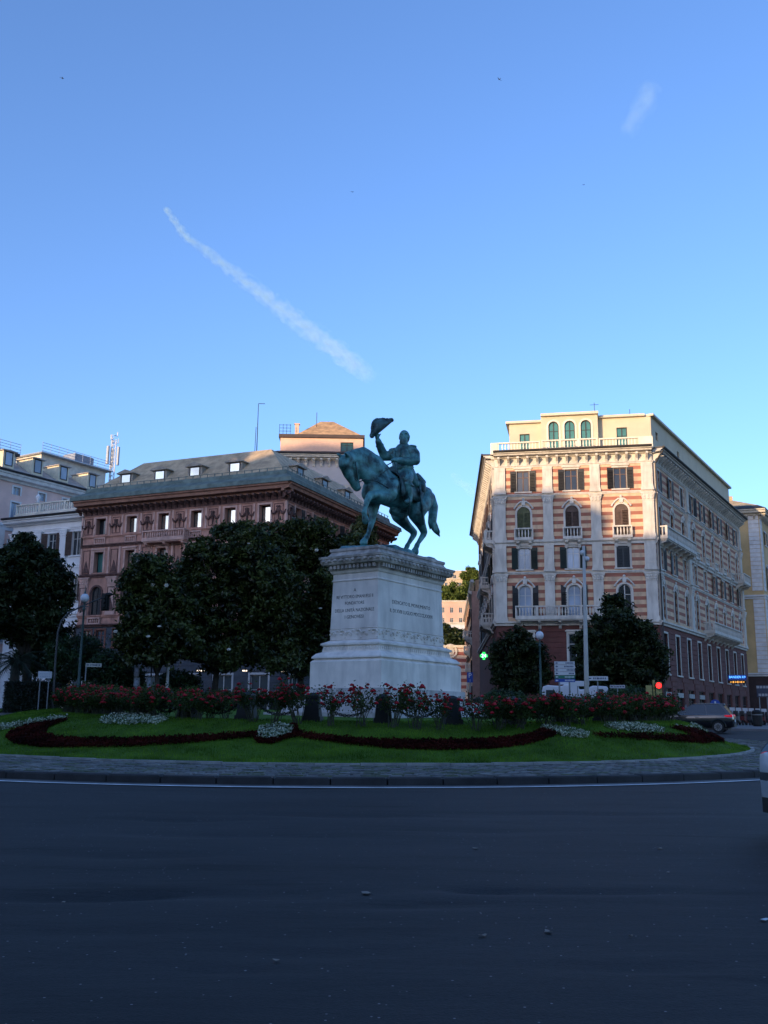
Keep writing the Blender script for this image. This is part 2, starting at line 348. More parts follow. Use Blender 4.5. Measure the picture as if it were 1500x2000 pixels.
def wall(name, par, fm, L, z0, z1, ops, mat, rev=.28, u0=0.):
    """ops: (uc, w, zb, zt, arch) real openings with reveals"""
    us = sorted({u0, L, *[o[0]-o[1]/2 for o in ops], *[o[0]+o[1]/2 for o in ops]}); zs = sorted({z0, z1, *[o[2] for o in ops], *[o[3] for o in ops]})
    us = [u for u in us if u0 <= u <= L]; zs = [z for z in zs if z0 <= z <= z1]
    mb = MB()
    for j in range(len(zs)-1):
        zc = (zs[j]+zs[j+1])/2; start = None
        for i in range(len(us)-1):
            uc = (us[i]+us[i+1])/2
            hole = any(abs(uc-o[0]) < o[1]/2 and o[2] < zc < o[3] for o in ops)
            if not hole and start is None: start = us[i]
            if start is not None and (hole or i == len(us)-2):
                e = us[i] if hole else us[i+1]; mb.add([(start, 0, zs[j]), (e, 0, zs[j]), (e, 0, zs[j+1]), (start, 0, zs[j+1])], [(0, 1, 2, 3)]); start = None
    for uc, w, zb, zt, ar in ops:
        a, b = uc-w/2, uc+w/2
        top = zt-w/2 if ar else zt
        mb.add([(a, 0, zb), (a, rev, zb), (a, rev, top), (a, 0, top)], [(0, 1, 2, 3)]); mb.add([(b, 0, zb), (b, rev, zb), (b, rev, top), (b, 0, top)], [(3, 2, 1, 0)])
        mb.add([(a, 0, zb), (b, 0, zb), (b, rev, zb), (a, rev, zb)], [(0, 1, 2, 3)])
        if not ar: mb.add([(a, 0, zt), (b, 0, zt), (b, rev, zt), (a, rev, zt)], [(3, 2, 1, 0)])
        else:
            P = [(uc+x, zb+z) for x, z in arcpts(w, zt-zb)]
            for i in range(len(P)-1):
                c = (b, zt) if i < len(P)//2 else (a, zt)
                mb.add([(P[i][0], 0, P[i][1]), (c[0], 0, c[1]), (P[i+1][0], 0, P[i+1][1])], [(0, 1, 2)])
                mb.add([(P[i][0], 0, P[i][1]), (P[i+1][0], 0, P[i+1][1]), (P[i+1][0], rev, P[i+1][1]), (P[i][0], rev, P[i][1])], [(0, 1, 2, 3)])
            mb.add([(uc, 0, zt), (a, 0, zt), (P[len(P)//2][0], 0, P[len(P)//2][1])], [(0, 1, 2)]); mb.add([(uc, 0, zt), (b, 0, zt), (P[len(P)//2][0], 0, P[len(P)//2][1])], [(2, 1, 0)])
    return mb.build(name, mat, par, fm)
WC = {}; _sw = random.Random(21)
def shutter_mesh(w, h, arch, side, mat):
    k = ('sh', w, h, arch, side, mat.name)
    if k in WC: return WC[k]
    mb = MB()
    if arch:   # half of an arched leaf
        P = [(0, 0), (w, 0)]+[(w*math.cos(t), h-w+w*math.sin(t)) for t in [math.pi/2*i/5 for i in range(6)]]
        if side < 0: P = [(w-a, b) for a, b in P][::-1]
        mb.prism(P, -.055, -.02)
    else: mb.box(0, w, -.055, -.02, 0, h)
    zz = .12
    while zz < h-.15-(w*.7 if arch else 0):
        mb.add([(.06, -.055, zz), (w-.06, -.055, zz), (w-.06, -.085, zz-.07), (.06, -.085, zz-.07)], [(0, 1, 2, 3), (3, 2, 1, 0)]); zz += .14
    WC[k] = mb.mesh('shutter', mat); return WC[k]
def window(par, fm, uc, zb, w, h, frame, pane, arch=False, sh=None, shw=None, sur=None, hood=None, balc=None, sill=True, closed=None, plain=False, dep=0.):
    k = ('w', w, h, arch, frame.name, plain, dep)
    if k not in WC:
        mb = MB(); t = .07; y0, y1 = .13+dep, .21+dep
        if arch:
            strip(mb, [(-w/2+t, 0)]*0+arcpts(w-2*t, h-t), arcpts(w, h), y0, y1)
            top = h-w/2
        else: top = h-t; mb.box(-w/2, w/2, y0, y1, h-t, h)
        mb.box(-w/2, -w/2+t, y0, y1, 0, top); mb.box(w/2-t, w/2, y0, y1, 0, top); mb.box(-w/2+t, w/2-t, y0, y1, 0, t)
        if not plain: mb.box(-.045, .045, y0-.01, y1, t, h-t); mb.box(-w/2+t, w/2-t, y0+.01, y1-.01, h*.68, h*.68+.05)
        WC[k] = mb.mesh('window', frame)
    m = fm @ T(uc, 0, zb); o = inst('window', WC[k], par, m); I = Matrix.Identity(4)
    k2 = ('p', w, h, arch, pane.name, dep)
    if k2 not in WC:
        mb = MB()
        P = archpoly(w-.02, h-.01) if arch else [(-w/2+.01, .01), (w/2-.01, .01), (w/2-.01, h-.01), (-w/2+.01, h-.01)]
        mb.prism(P, .17+dep, .185+dep); WC[k2] = mb.mesh('pane', pane)
    inst('pane', WC[k2], o, I)
    if closed:
        for s in (-1, 1): inst('shutter', shutter_mesh(w/2-.015, h-.03, arch, s, closed), o, T(0 if s > 0 else -w/2+.015, .1, .02))
    if sh:
        sw = shw or w/2
        for s in (-1, 1): an_ = R_(_sw.choice((0, 2, 4, 7, 12, 20))); inst('shutter', shutter_mesh(sw, h, arch, s if not arch else -s, sh), o, T(w/2+.03, -.01, 0) @ RZ(-an_) if s > 0 else T(-w/2-.03, -.01, 0) @ RZ(an_) @ T(-sw, 0, 0))
    if sur:
        k3 = ('s', w, h, arch, sur.name, sill, hood)
        if k3 not in WC:
            mb = MB(); t = .17
            if arch:
                strip(mb, arcpts(w, h), arcpts(w+2*t, h+t), -.07, .03); tp = h-w/2
                for s in (-1, 1): mb.box(min(s*w/2, s*(w/2+t)), max(s*w/2, s*(w/2+t)), -.07, .03, 0, tp)
                if hood:   # scrolled crest over the arch
                    mb.prism([(-.16, h+.12), (.16, h+.12), (.2, h+.55), (-.2, h+.55)], -.16, .0); mb.ell((0, -.1, h+.68), (.13, .1, .15), 8, 5)
                    for s in (-1, 1): mb.tube([(s*.2, -.08, h+.5), (s*.45, -.08, h+.32), (s*.7, -.08, h+.06), (s*.85, -.08, h-.2)], [.09, .08, .07, .1], 6)
            else:
                for s in (-1, 1): mb.box(min(s*w/2, s*(w/2+t)), max(s*w/2, s*(w/2+t)), -.05, .03, 0, h+t)
                mb.box(-w/2, w/2, -.05, .03, h, h+t)
                if hood: mb.box(-w/2-t-.1, w/2+t+.1, -.16, .02, h+t+.003, h+t+.12); mb.box(-w/2-t, w/2+t, -.09, .02, h+t+.12, h+t+.17)
            if sill: mb.box(-w/2-t-.06, w/2+t+.06, -.14, .1, -.13, -.003)
            WC[k3] = mb.mesh('surround', sur)
        inst('surround', WC[k3], o, I)
    return o
def bal_mb(mb, u0, u1, z, h, y0, y1, step=.24, bw=.05, post=None):
    """balustrade front run: rails and turned balusters"""
    ym = (y0+y1)/2; mb.box(u0, u1, y0, y1, z, z+.1); mb.box(u0, u1, y0-.02, y1+.02, z+h-.12, z+h)
    n = max(2, int((u1-u0)/step)); posts = [u0, u1] if not post else list(np.linspace(u0, u1, post+1))
    for p in posts: mb.box(max(p-.11, u0), min(p+.11, u1), y0-.012, y1+.012, z+.1, z+h-.12)
    for i in range(n):
        u = u0+(i+.5)*(u1-u0)/n
        if any(abs(u-p) < .16 for p in posts): continue
        mb.frustum(u, ym, z+.1, z+h*.45, bw*.6, bw*.6, bw*1.25, bw*1.25); mb.frustum(u, ym, z+h*.45, z+h-.12, bw*1.25, bw*1.25, bw*.55, bw*.55)
def balcony(par, fm, u0, u1, z, d, mat, h=.95, slab=.22, br=2.0, step=.24, post=None):
    mb = MB(); mb.box(u0, u1, -d, .02, z-slab, z); mb.box(u0+.08, u1-.08, -d+.1, .02, z-slab-.1, z-slab)
    o = mb.build('balcony', mat, par, fm)
    b = MB(); bal_mb(b, u0, u1, z+.003, h, -d+.02, -d+.2, step, post=post)
    for s in (u0+.01, u1-.19):   # returns
        b.box(s, s+.18, -d+.21, -.02, z+.003, z+.1); b.box(s, s+.18, -d+.22, -.02, z+h-.12, z+h)
        m = max(1, int((d-.3)/step))
        for i in range(m): b.frustum(s+.09, -d+.3+(i+.5)*(d-.35)/m, z+.1, z+h-.12, .05, .05, .04, .04)
    b.build('balustrade', mat, o, Matrix.Identity(4))
    bm_ = MB(); bm_.prism([(0, 0), (-d*.85, 0), (-d*.8, -.14), (-d*.3, -.3), (-.1, -.62), (0, -.66)], -.13, .13, 'x'); me = bm_.mesh('bracket', mat)
    nb = max(2, int((u1-u0)/br)+1)
    for i in range(nb): inst('bracket', me, o, T(u0+.3+(u1-u0-.6)*i/(nb-1), 0, z-slab-.1))
    return o
def cornice(par, fm, u0, u1, z0, z1, proj, mat, con=None, conmat=None, roofedge=None, con_h=.8, con_w=.2, name='cornice'):
    h = z1-z0; mb = MB()
    prof = [(.02, z0), (-proj*.25, z0), (-proj*.3, z0+h*.25), (-proj*.8, z0+h*.35), (-proj*.85, z0+h*.7), (-proj, z0+h*.8), (-proj, z1), (.02, z1)]
    mb.prism([(a, b) for a, b in prof], u0, u1, 'x'); o = mb.build(name, mat, par, fm)
    if con:
        c = MB(); p = proj*.78; c.prism([(0, 0), (-p, 0), (-p, -.16), (-p*.72, -.3), (-p*.35, -con_h*.6), (-.12, -con_h), (0, -con_h)], -con_w/2, con_w/2, 'x'); me = c.mesh('bracket', conmat or mat)
        n = int((u1-u0)/con)
        for i in range(n): inst('bracket', me, o, T(u0+(i+.5)*(u1-u0)/n, 0, z0-.003))
    if roofedge:
        e = MB(); e.box(u0, u1, -proj-.1, .0, z1+.003, z1+.16); e.tube([(u0, -proj-.12, z1+.12), (u1, -proj-.12, z1+.12)], .09, 8); e.build('gutter', roofedge, o, Matrix.Identity(4))
    return o
def band(par, fm, u0, u1, z0, z1, proj, mat, name='string_course'):
    mb = MB(); h = z1-z0; mb.prism([(.02, z0), (-proj*.5, z0), (-proj*.55, z0+h*.4), (-proj, z0+h*.6), (-proj, z1), (.02, z1)], u0, u1, 'x'); return mb.build(name, mat, par, fm)
def pilaster(par, fm, u0, u1, z0, z1, mat, proj=.18, cap=True, panel=False):
    mb = MB(); ct = .75 if cap else 0
    mb.box(u0, u1, -proj, .02, z0+.36, z1-ct); mb.box(u0-.07, u1+.07, -proj-.07, .02, z0, z0+.2); mb.box(u0-.03, u1+.03, -proj-.03, .02, z0+.2, z0+.36)
    if panel:
        t = .12
        mb.box(u0+t, u0+t+.05, -proj-.03, -proj, z0+.6, z1-ct-.25); mb.box(u1-t-.05, u1-t, -proj-.03, -proj, z0+.6, z1-ct-.25)
        mb.box(u0+t+.05, u1-t-.05, -proj-.03, -proj, z0+.6, z0+.65); mb.box(u0+t+.05, u1-t-.05, -proj-.03, -proj, z1-ct-.3, z1-ct-.25)
    o = mb.build('pilaster', mat, par, fm)
    if cap:
        c = MB(); w = u1-u0
        c.box(u0-.04, u1+.04, -proj-.04, .02, z1-ct, z1-ct+.08); c.frustum((u0+u1)/2, -proj/2, z1-ct+.08, z1-.12, w/2-.02, proj/2+.02, w/2+.12, proj/2+.12)
        for i in range(3):
            for row, zz in ((0, .14), (1, .34)):
                x = u0+w*(i+.5+.0*row)/3; c.ell((x, -proj-.06-.03*row, z1-ct+.08+zz), (w/7, .05, .13), 6, 4)
        for s in (u0-.03, u1+.03): c.ell((s, -proj-.1, z1-.22), (.09, .07, .09), 6, 4)
        c.box(u0-.16, u1+.16, -proj-.16, .02, z1-.12, z1); c.build('capital', mat, o, Matrix.Identity(4))
    return o
def courses(par, fm, u0, u1, z0, z1, hgt, ops, mat, proj=.05):
    """rusticated courses, cut around the openings, joined"""
    mb = MB(); z = z0
    while z < z1-.05:
        zt = min(z+hgt-.045, z1); cuts = [(max(u0, o[0]-o[1]/2-.2), min(u1, o[0]+o[1]/2+.2)) for o in ops if o[2]-.2 < zt and o[3]+.2 > z]
        x = u0
        for a, b in sorted(cuts)+[(u1, u1)]:
            if a-x > .05: mb.frustum((x+a)/2, 0, z, z, 0, 0, 0, 0) if False else mb.box(x, a, -proj, .01, z, zt)
            x = max(x, b)
        z += hgt
    o = mb.build('rustication', mat, par, fm); o['kind'] = 'stuff'; return o
def roof_flat(par, pts, z, mat, name='roof'):
    mb = MB(); n = len(pts); mb.add([(p[0], p[1], z) for p in pts], [tuple(range(n))]); return mb.build(name, mat, par)
def glass(name, col, rough=.06, metal=0., spec=.6): return M(name, col, rough, metal=metal, var=.25, scale=.35, spec=spec, detail=2)
def local(o): return T(-o.matrix_basis.translation.x, -o.matrix_basis.translation.y, -o.matrix_basis.translation.z)

cream_white = M('stucco_white', (.62, .58, .51), .85, var=.12, scale=.6, bump=.15)
weather(cream_white, (.34, .31, .27), .5)
sh_green = M('shutter_green', (.012, .026, .020), .6, var=.2); sh_brown = M('shutter_brown', (.085, .05, .036), .65, var=.25, scale=4); sh_dark = M('shutter_dark', (.022, .022, .024), .6, var=.2)
g_dark = glass('glass_dark', (.02, .024, .03)); g_pale = glass('glass_pale_blue', (.33, .40, .50), .12); g_teal = glass('glass_teal', (.05, .17, .15), .15); g_mirror = glass('glass_coated', (.62, .60, .52), .05, metal=.85)  # second pane colour is one even pale blue-grey
fr_white = M('frame_white', (.52, .51, .48), .6, var=.1); fr_brown = M('frame_brown', (.13, .07, .04), .6, var=.2); fr_dark = M('frame_dark', (.02, .02, .02), .6, var=.1)
dark_edge = M('gutter_copper_dark', (.028, .026, .027), .6, var=.3); roof_slate = M('roof_slate_grey', (.34, .30, .25), .8, var=.25, scale=1.2, bump=.3, bscale=6)

# ---------------------------------------------------------------- striped palazzo, right
PA, PB, PC, PD = (10.12, 87.8), (23.87, 85.0), (43.0, 117.1), (12.6, 128.8)
stripe_m = stripes('stripe_red_cream', (.66, .46, .29), (.37, .135, .085), .69, .55, -.37)
weather(stripe_m, (.30, .20, .15), .35)
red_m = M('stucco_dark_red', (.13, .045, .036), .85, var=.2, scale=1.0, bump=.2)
b = thing('striped_palazzo', 'corner palazzo striped in red and cream with white pilasters and pale attic', 'building', (PA[0], PA[1], 0))
Lc = local(b)
fmF, LF = FM(PA, PB); fmF = Lc @ fmF; fmS, LS = FM(PB, PC); fmS = Lc @ fmS; fmL, LL = FM(PD, PA); fmL = Lc @ fmL
Z_TOP, Z_MID, Z_LOW, Z_BASE = 21.66, 17.35, 14.63, 10.28
def striped_ops(us, gro=True, lowz=5.6):
    ops = []
    for u in us: ops += [(u, 1.12, 21.78, 23.72, False), (u, 1.2, 17.4, 20.38, True), (u, 1.12, 14.66, 16.6, False), (u, 1.15, 10.3, 13.2, True)]
    return ops
uF = [LF*.185, LF*.492, LF*.80]; uS = [1.75+4.12*i for i in range(9)]; uL = [LL-1.9-4.2*i for i in range(9)]
gF = [(u, 1.25, 6.0, 8.9, False) for u in uF]; gS = [(u, 1.35, 5.5, 9.0, False) for u in uS]
shopS = [(u, 2.3, 1.0, 4.3, False) for u in uS]
for nm, fm, L, us, gr in (('wall', fmF, LF, uF, gF), ('wall', fmS, LS, uS, gS), ('wall', fmL, LL, uL, [])):
    wall('wall', b, fm, L, 9.62, 24.3, striped_ops(us), stripe_m)
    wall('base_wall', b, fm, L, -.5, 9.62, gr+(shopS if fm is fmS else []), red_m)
    if fm is not fmL: courses(b, fm, 0.02, L-.02, .8, 9.3, .46, gr+(shopS if fm is fmS else []), red_m)
    cornice(b, fm, -.0, L, 24.95, 25.3, 1.0, cream_white, con=.85, roofedge=dark_edge)
    band(b, fm, 0, L, 24.05, 24.28, .14, cream_white); band(b, fm, 0, L, 21.35, 21.55, .13, cream_white)
    band(b, fm, 0, L, 16.78, 17.3, .3, cream_white); band(b, fm, 0, L, 14.2, 14.4, .13, cream_white); band(b, fm, 0, L, 9.62, 10.0, .32, cream_white, 'base_cornice')
    mb = MB(); mb.box(0, L, -.02, .1, 24.283, 24.95); mb.build('frieze', cream_white, b, fm)
def pil_set(fm, edges):
    for a, c in edges:
        pilaster(b, fm, a, c, 21.553, 24.05, cream_white, .2, cap=False, panel=True); pilaster(b, fm, a, c, 17.303, 21.35, cream_white, .2)
        pilaster(b, fm, a, c, 14.403, 16.78, cream_white, .2, cap=False, panel=True); pilaster(b, fm, a, c, 10.003, 14.2, cream_white, .2)
pil_set(fmF, [(.0, .98), (LF*.31, LF*.372), (LF*.61, LF*.673), (LF-.98, LF-.0)])
pil_set(fmS, [(.22, .9), (11.2, 12.2), (LS-1.0, LS-.1)]); pil_set(fmL, [(LL-.95, LL-.22)])
for i, u in enumerate(uF):
    window(b, fmF, u, 21.78, 1.12, 1.94, fr_brown, g_dark if i else glass('glass_grey', (.06, .065, .075)), sh=sh_dark, shw=.56, sur=cream_white, hood=True)
    window(b, fmF, u, 17.4, 1.2, 2.98, fr_white, g_dark, arch=True, closed=sh_brown if i else M('shutter_olive', (.075, .085, .03), .6, var=.25, scale=4), sur=cream_white, hood=True, sill=False)
    balcony(b, fmF, u-.85, u+.85, 17.4, .55, cream_white, h=.95, slab=.16, br=1.1, step=.27)
    if i < 2: window(b, fmF, u, 14.66, 1.12, 1.94, fr_white, g_pale, sh=sh_green, shw=.58, sur=cream_white, hood=True)
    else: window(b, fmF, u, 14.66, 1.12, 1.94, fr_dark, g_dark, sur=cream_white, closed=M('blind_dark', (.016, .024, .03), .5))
    window(b, fmF, u, 10.3, 1.15, 2.9, fr_white, g_pale if i < 2 else g_dark, arch=True, sh=sh_dark if i < 2 else None, shw=.56, sur=cream_white, hood=True, sill=False)
    window(b, fmF, u, 6.0, 1.25, 2.9, fr_white, g_dark, sur=cream_white, hood=True)
balcony(b, fmF, LF*.125, LF*.80, 10.3, 1.05, cream_white, h=.98, br=1.7, step=.26, post=5)
aw = MB(); aw.prism([(0, 5.2), (-1.3, 4.6), (-1.3, 4.45), (0, 5.05)], LF*.55, LF*.88, 'x'); aw.build('awning', M('awning_grey', (.30, .31, .33), .9), b, fmF)
for i, u in enumerate(uS):
    window(b, fmS, u, 21.78, 1.12, 1.94, fr_white, g_dark, sh=sh_dark if i != 2 else None, closed=sh_dark if i == 2 else None, shw=.55, sur=cream_white)
    window(b, fmS, u, 17.4, 1.2, 2.98, fr_dark, g_dark, arch=True, sur=cream_white, hood=True, sill=False)
    window(b, fmS, u, 14.66, 1.12, 1.94, fr_white, g_dark if i not in (0, 1) else g_pale, sh=sh_dark if i not in (2, 3, 4) else None, shw=.55, sur=cream_white)
    window(b, fmS, u, 10.3, 1.15, 2.9, fr_dark, g_dark, arch=True, sur=cream_white, hood=True, sill=False)
    window(b, fmS, u, 5.5, 1.35, 3.5, fr_dark, g_dark, sur=cream_white)
    window(b, fmS, u, 1.0, 2.3, 3.3, fr_dark, g_dark)
    tr = MB(); tr.box(u-1.0, u+1.0, -.06, .02, 3.55, 3.95); tr.build('shop_panel', M('panel_pale', (.33, .33, .31), .7), b, fmS) if i < 4 else None
    if i not in (0, 1, 2, 8): balcony(b, fmS, u-.8, u+.8, 17.4, .4, cream_white, h=.6, slab=.16, br=1.1)
balcony(b, fmS, .35, 11.0, 17.4, 1.0, cream_white, br=1.7); balcony(b, fmS, 33.2, LS-.3, 17.4, 1.1, cream_white, br=1.7); balcony(b, fmS, 16.2, 29.5, 10.3, 1.15, cream_white, br=1.8)
dp = MB(); dp.tube([(.12, -1.0, 25.1), (.12, -.5, 24.4), (.12, -.28, 24.0), (.12, -.26, 9.0), (.12, -.14, 2)], .07, 6); dp.build('downpipe', dark_edge, b, fmS)
for i, u in enumerate(uL):
    window(b, fmL, u, 21.78, 1.12, 1.94, fr_white, g_dark, sh=sh_brown, shw=.55, sur=cream_white); window(b, fmL, u, 14.66, 1.12, 1.94, fr_white, g_dark, sh=sh_green, shw=.55, sur=cream_white)
    window(b, fmL, u, 17.4, 1.2, 2.98, fr_white, g_dark, arch=True, sh=sh_dark, shw=.55, sur=cream_white, hood=True, sill=False); window(b, fmL, u, 10.3, 1.15, 2.9, fr_white, g_dark, arch=True, sh=sh_dark, shw=.55, sur=cream_white, hood=True, sill=False)
balcony(b, fmL, LL-4.2, LL-.4, 17.4, 1.0, cream_white); balcony(b, fmL, LL-9, LL-4.6, 10.3, 1.2, cream_white); balcony(b, fmL, LL-14, LL-10, 14.5, 1.0, cream_white)
fmB, LB = FM(PC, PD); wall('wall', b, Lc @ fmB, LB, -.5, 25.3, [], stripe_m)
W2 = lambda p: (p[0]-PA[0], p[1]-PA[1])
roof_flat(b, [W2(PA), W2(PB), W2(PC), W2(PD)], 25.28, M('roof_terrace', (.35, .32, .28), .9))
# terrace balustrade and attic
bt = MB(); bal_mb(bt, .35, LF*.3, 25.62, .85, -.2, .0, .27, .05); bal_mb(bt, LF*.31, LF*.665, 25.62, .85, -.4, -.2, .27, .05, post=3); bal_mb(bt, LF*.675, LF*.93, 25.62, .85, -.2, .0, .27, .05)
bt.box(LF*.93, LF+.15, -.24, .05, 25.3, 26.47); bt.box(-.3, .35, -.24, .05, 25.3, 26.46); bt.box(-.3, LF+.15, -.45, .1, 25.3, 25.615); bt.box(LF-.1, LF+.12, .052, 3.4, 25.3, 26.46)
bt.build('terrace_balustrade', M('stucco_cream', (.74, .68, .55), .85, var=.08), b, fmF)
att = M('stucco_pale_yellow', (.60, .52, .37), .85, var=.07, scale=.5)
def attic(par, u0, u1, y0, zt, ops, ret0, ret1):
    m = fmF @ T(0, y0, 0); o = wall('attic_wall', par, m, u1, 25.3, zt, ops, att, u0=u0)
    s = MB(); s.box(u0, u0+.02, .001, ret0, 25.3, zt); s.box(u1-.02, u1, .001, ret1, 25.3, zt); s.build('attic_side', att, par, m); return m
_i = (fmS @ T(0, .55, 0)).inverted() @ fmF; _c, _e = _i @ Vector((0, 2.4, 0)), _i @ Vector((1, 2.4, 0)); UC = _c.x+(_e.x-_c.x)*(-_c.y)/(_e.y-_c.y); UF = -_c.y/(_e.y-_c.y)
mA = attic(b, 1.25, LF*.31, 2.4, 28.95, [(LF*.185+.1, .95, 25.6, 27.95, False)], 7, .0)
mB = attic(b, LF*.305, LF*.675, 1.45, 29.25, [(LF*x, .95, 25.8, 28.75, True) for x in (.387, .492, .597)], 8, 8)
mC = attic(b, LF*.67, UF, 2.4, 29.1, [(LF*.83, .95, 25.6, 28.15, False)], .0, .0)
window(b, mA, LF*.185+.1, 25.6, .95, 2.35, fr_dark, g_teal); window(b, mC, LF*.83, 25.6, .95, 2.55, fr_dark, g_teal)
for x in (.387, .492, .597): window(b, mB, LF*x, 25.8, .95, 2.95, fr_dark, g_teal, arch=True, sur=M('stucco_cream', (.6, .55, .43)), sill=False)
fmS2 = fmS @ T(0, .55, 0); wall('attic_wall', b, fmS2, LS-1.5, 25.3, 29.1, [(4.2, .8, 27.2, 28.0, False), (12, .8, 27, 28, False)], att, u0=UC); window(b, fmS2, 4.2, 27.2, .8, .8, fr_dark, g_dark); window(b, fmS2, 12, 27., .8, 1, fr_dark, g_dark)
pm = M('parapet_cream', (.62, .55, .42), .85, var=.06)
def slab_rim(m, u0, u1, y0, y1, z, t=.22):
    s = MB(); s.box(u0, u1, y0, y1, z, z+t); s.build('attic_roof', pm, b, m)
slab_rim(fmF, .95, LF*.305-.003, 2.05, 14, 28.95); slab_rim(fmF, LF*.305, LF*.68, 1.1, 14.2, 29.25, .24); slab_rim(fmF, LF*.68+.003, LF-.3, 2.05, 14.4, 29.1)
slab_rim(fmS, 2.2, LS-1.2, .25, 8.6, 29.106, .21)
ch = MB(); ch.box(LF*.62, LF*.62+.5, 4, 4.5, 29.2, 30.0); ch.box(LF*.70, LF*.70+.3, 5, 5.3, 29.2, 29.75); ch.build('chimney', pm, b, fmF)
an = MB(); an.tube([(LF*.66, 4, 29.4), (LF*.66, 4, 31.2)], .03, 5); an.tube([(LF*.66-.4, 4, 31), (LF*.66+.4, 4, 31)], .02, 4); an.tube([(LF*.9, 6, 29.3), (LF*.9, 6, 31)], .03, 5); an.build('antenna', fr_dark, b, fmF)

# ---------------------------------------------------------------- brown painted palazzo, left
QA, QB, QC = (-27.8, 89.6), (-8.35, 81.2), (.55, 102.2)
QD = (-19.0, 110.6)
brown = M('stucco_mauve_brown', (.52, .265, .195), .85, var=.2, scale=.8, bump=.2)
weather(brown, (.24, .125, .10), .5)
brown_d = M('carving_dark_brown', (.12, .06, .05), .85, var=.45, scale=3.5, bump=.5, bscale=8); brown_l = M('carving_pale_mauve', (.60, .37, .30), .85, var=.2, scale=1.5)
copper = M('roof_copper_green', (.13, .175, .155), .8, var=.3, scale=1.4); tile = M('roof_tile_ochre', (.48, .36, .20), .85, var=.3, scale=1.6, bump=.5, bscale=7)
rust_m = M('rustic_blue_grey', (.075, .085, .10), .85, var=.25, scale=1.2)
b = thing('painted_palazzo', 'brown mauve palazzo with painted garlands, green eaves and dormer roof', 'building', (QA[0], QA[1], 0)); Lc = local(b)
fmF, LF = FM(QA, QB); fmF = Lc @ fmF; fmS, LS = FM(QB, QC); fmS = Lc @ fmS
nb = 6; uF = [1.95+(LF-3.9)/(nb-1)*i for i in range(nb)]; uS = [2.4+3.9*i for i in range(6)]
def bops(us):
    ops = []
    for u in us: ops += [(u, 1.1, 17.72, 19.22, False), (u, 1.05, 14.2, 16.1, False), (u, 1.15, 10.35, 12.9, True)]
    return ops
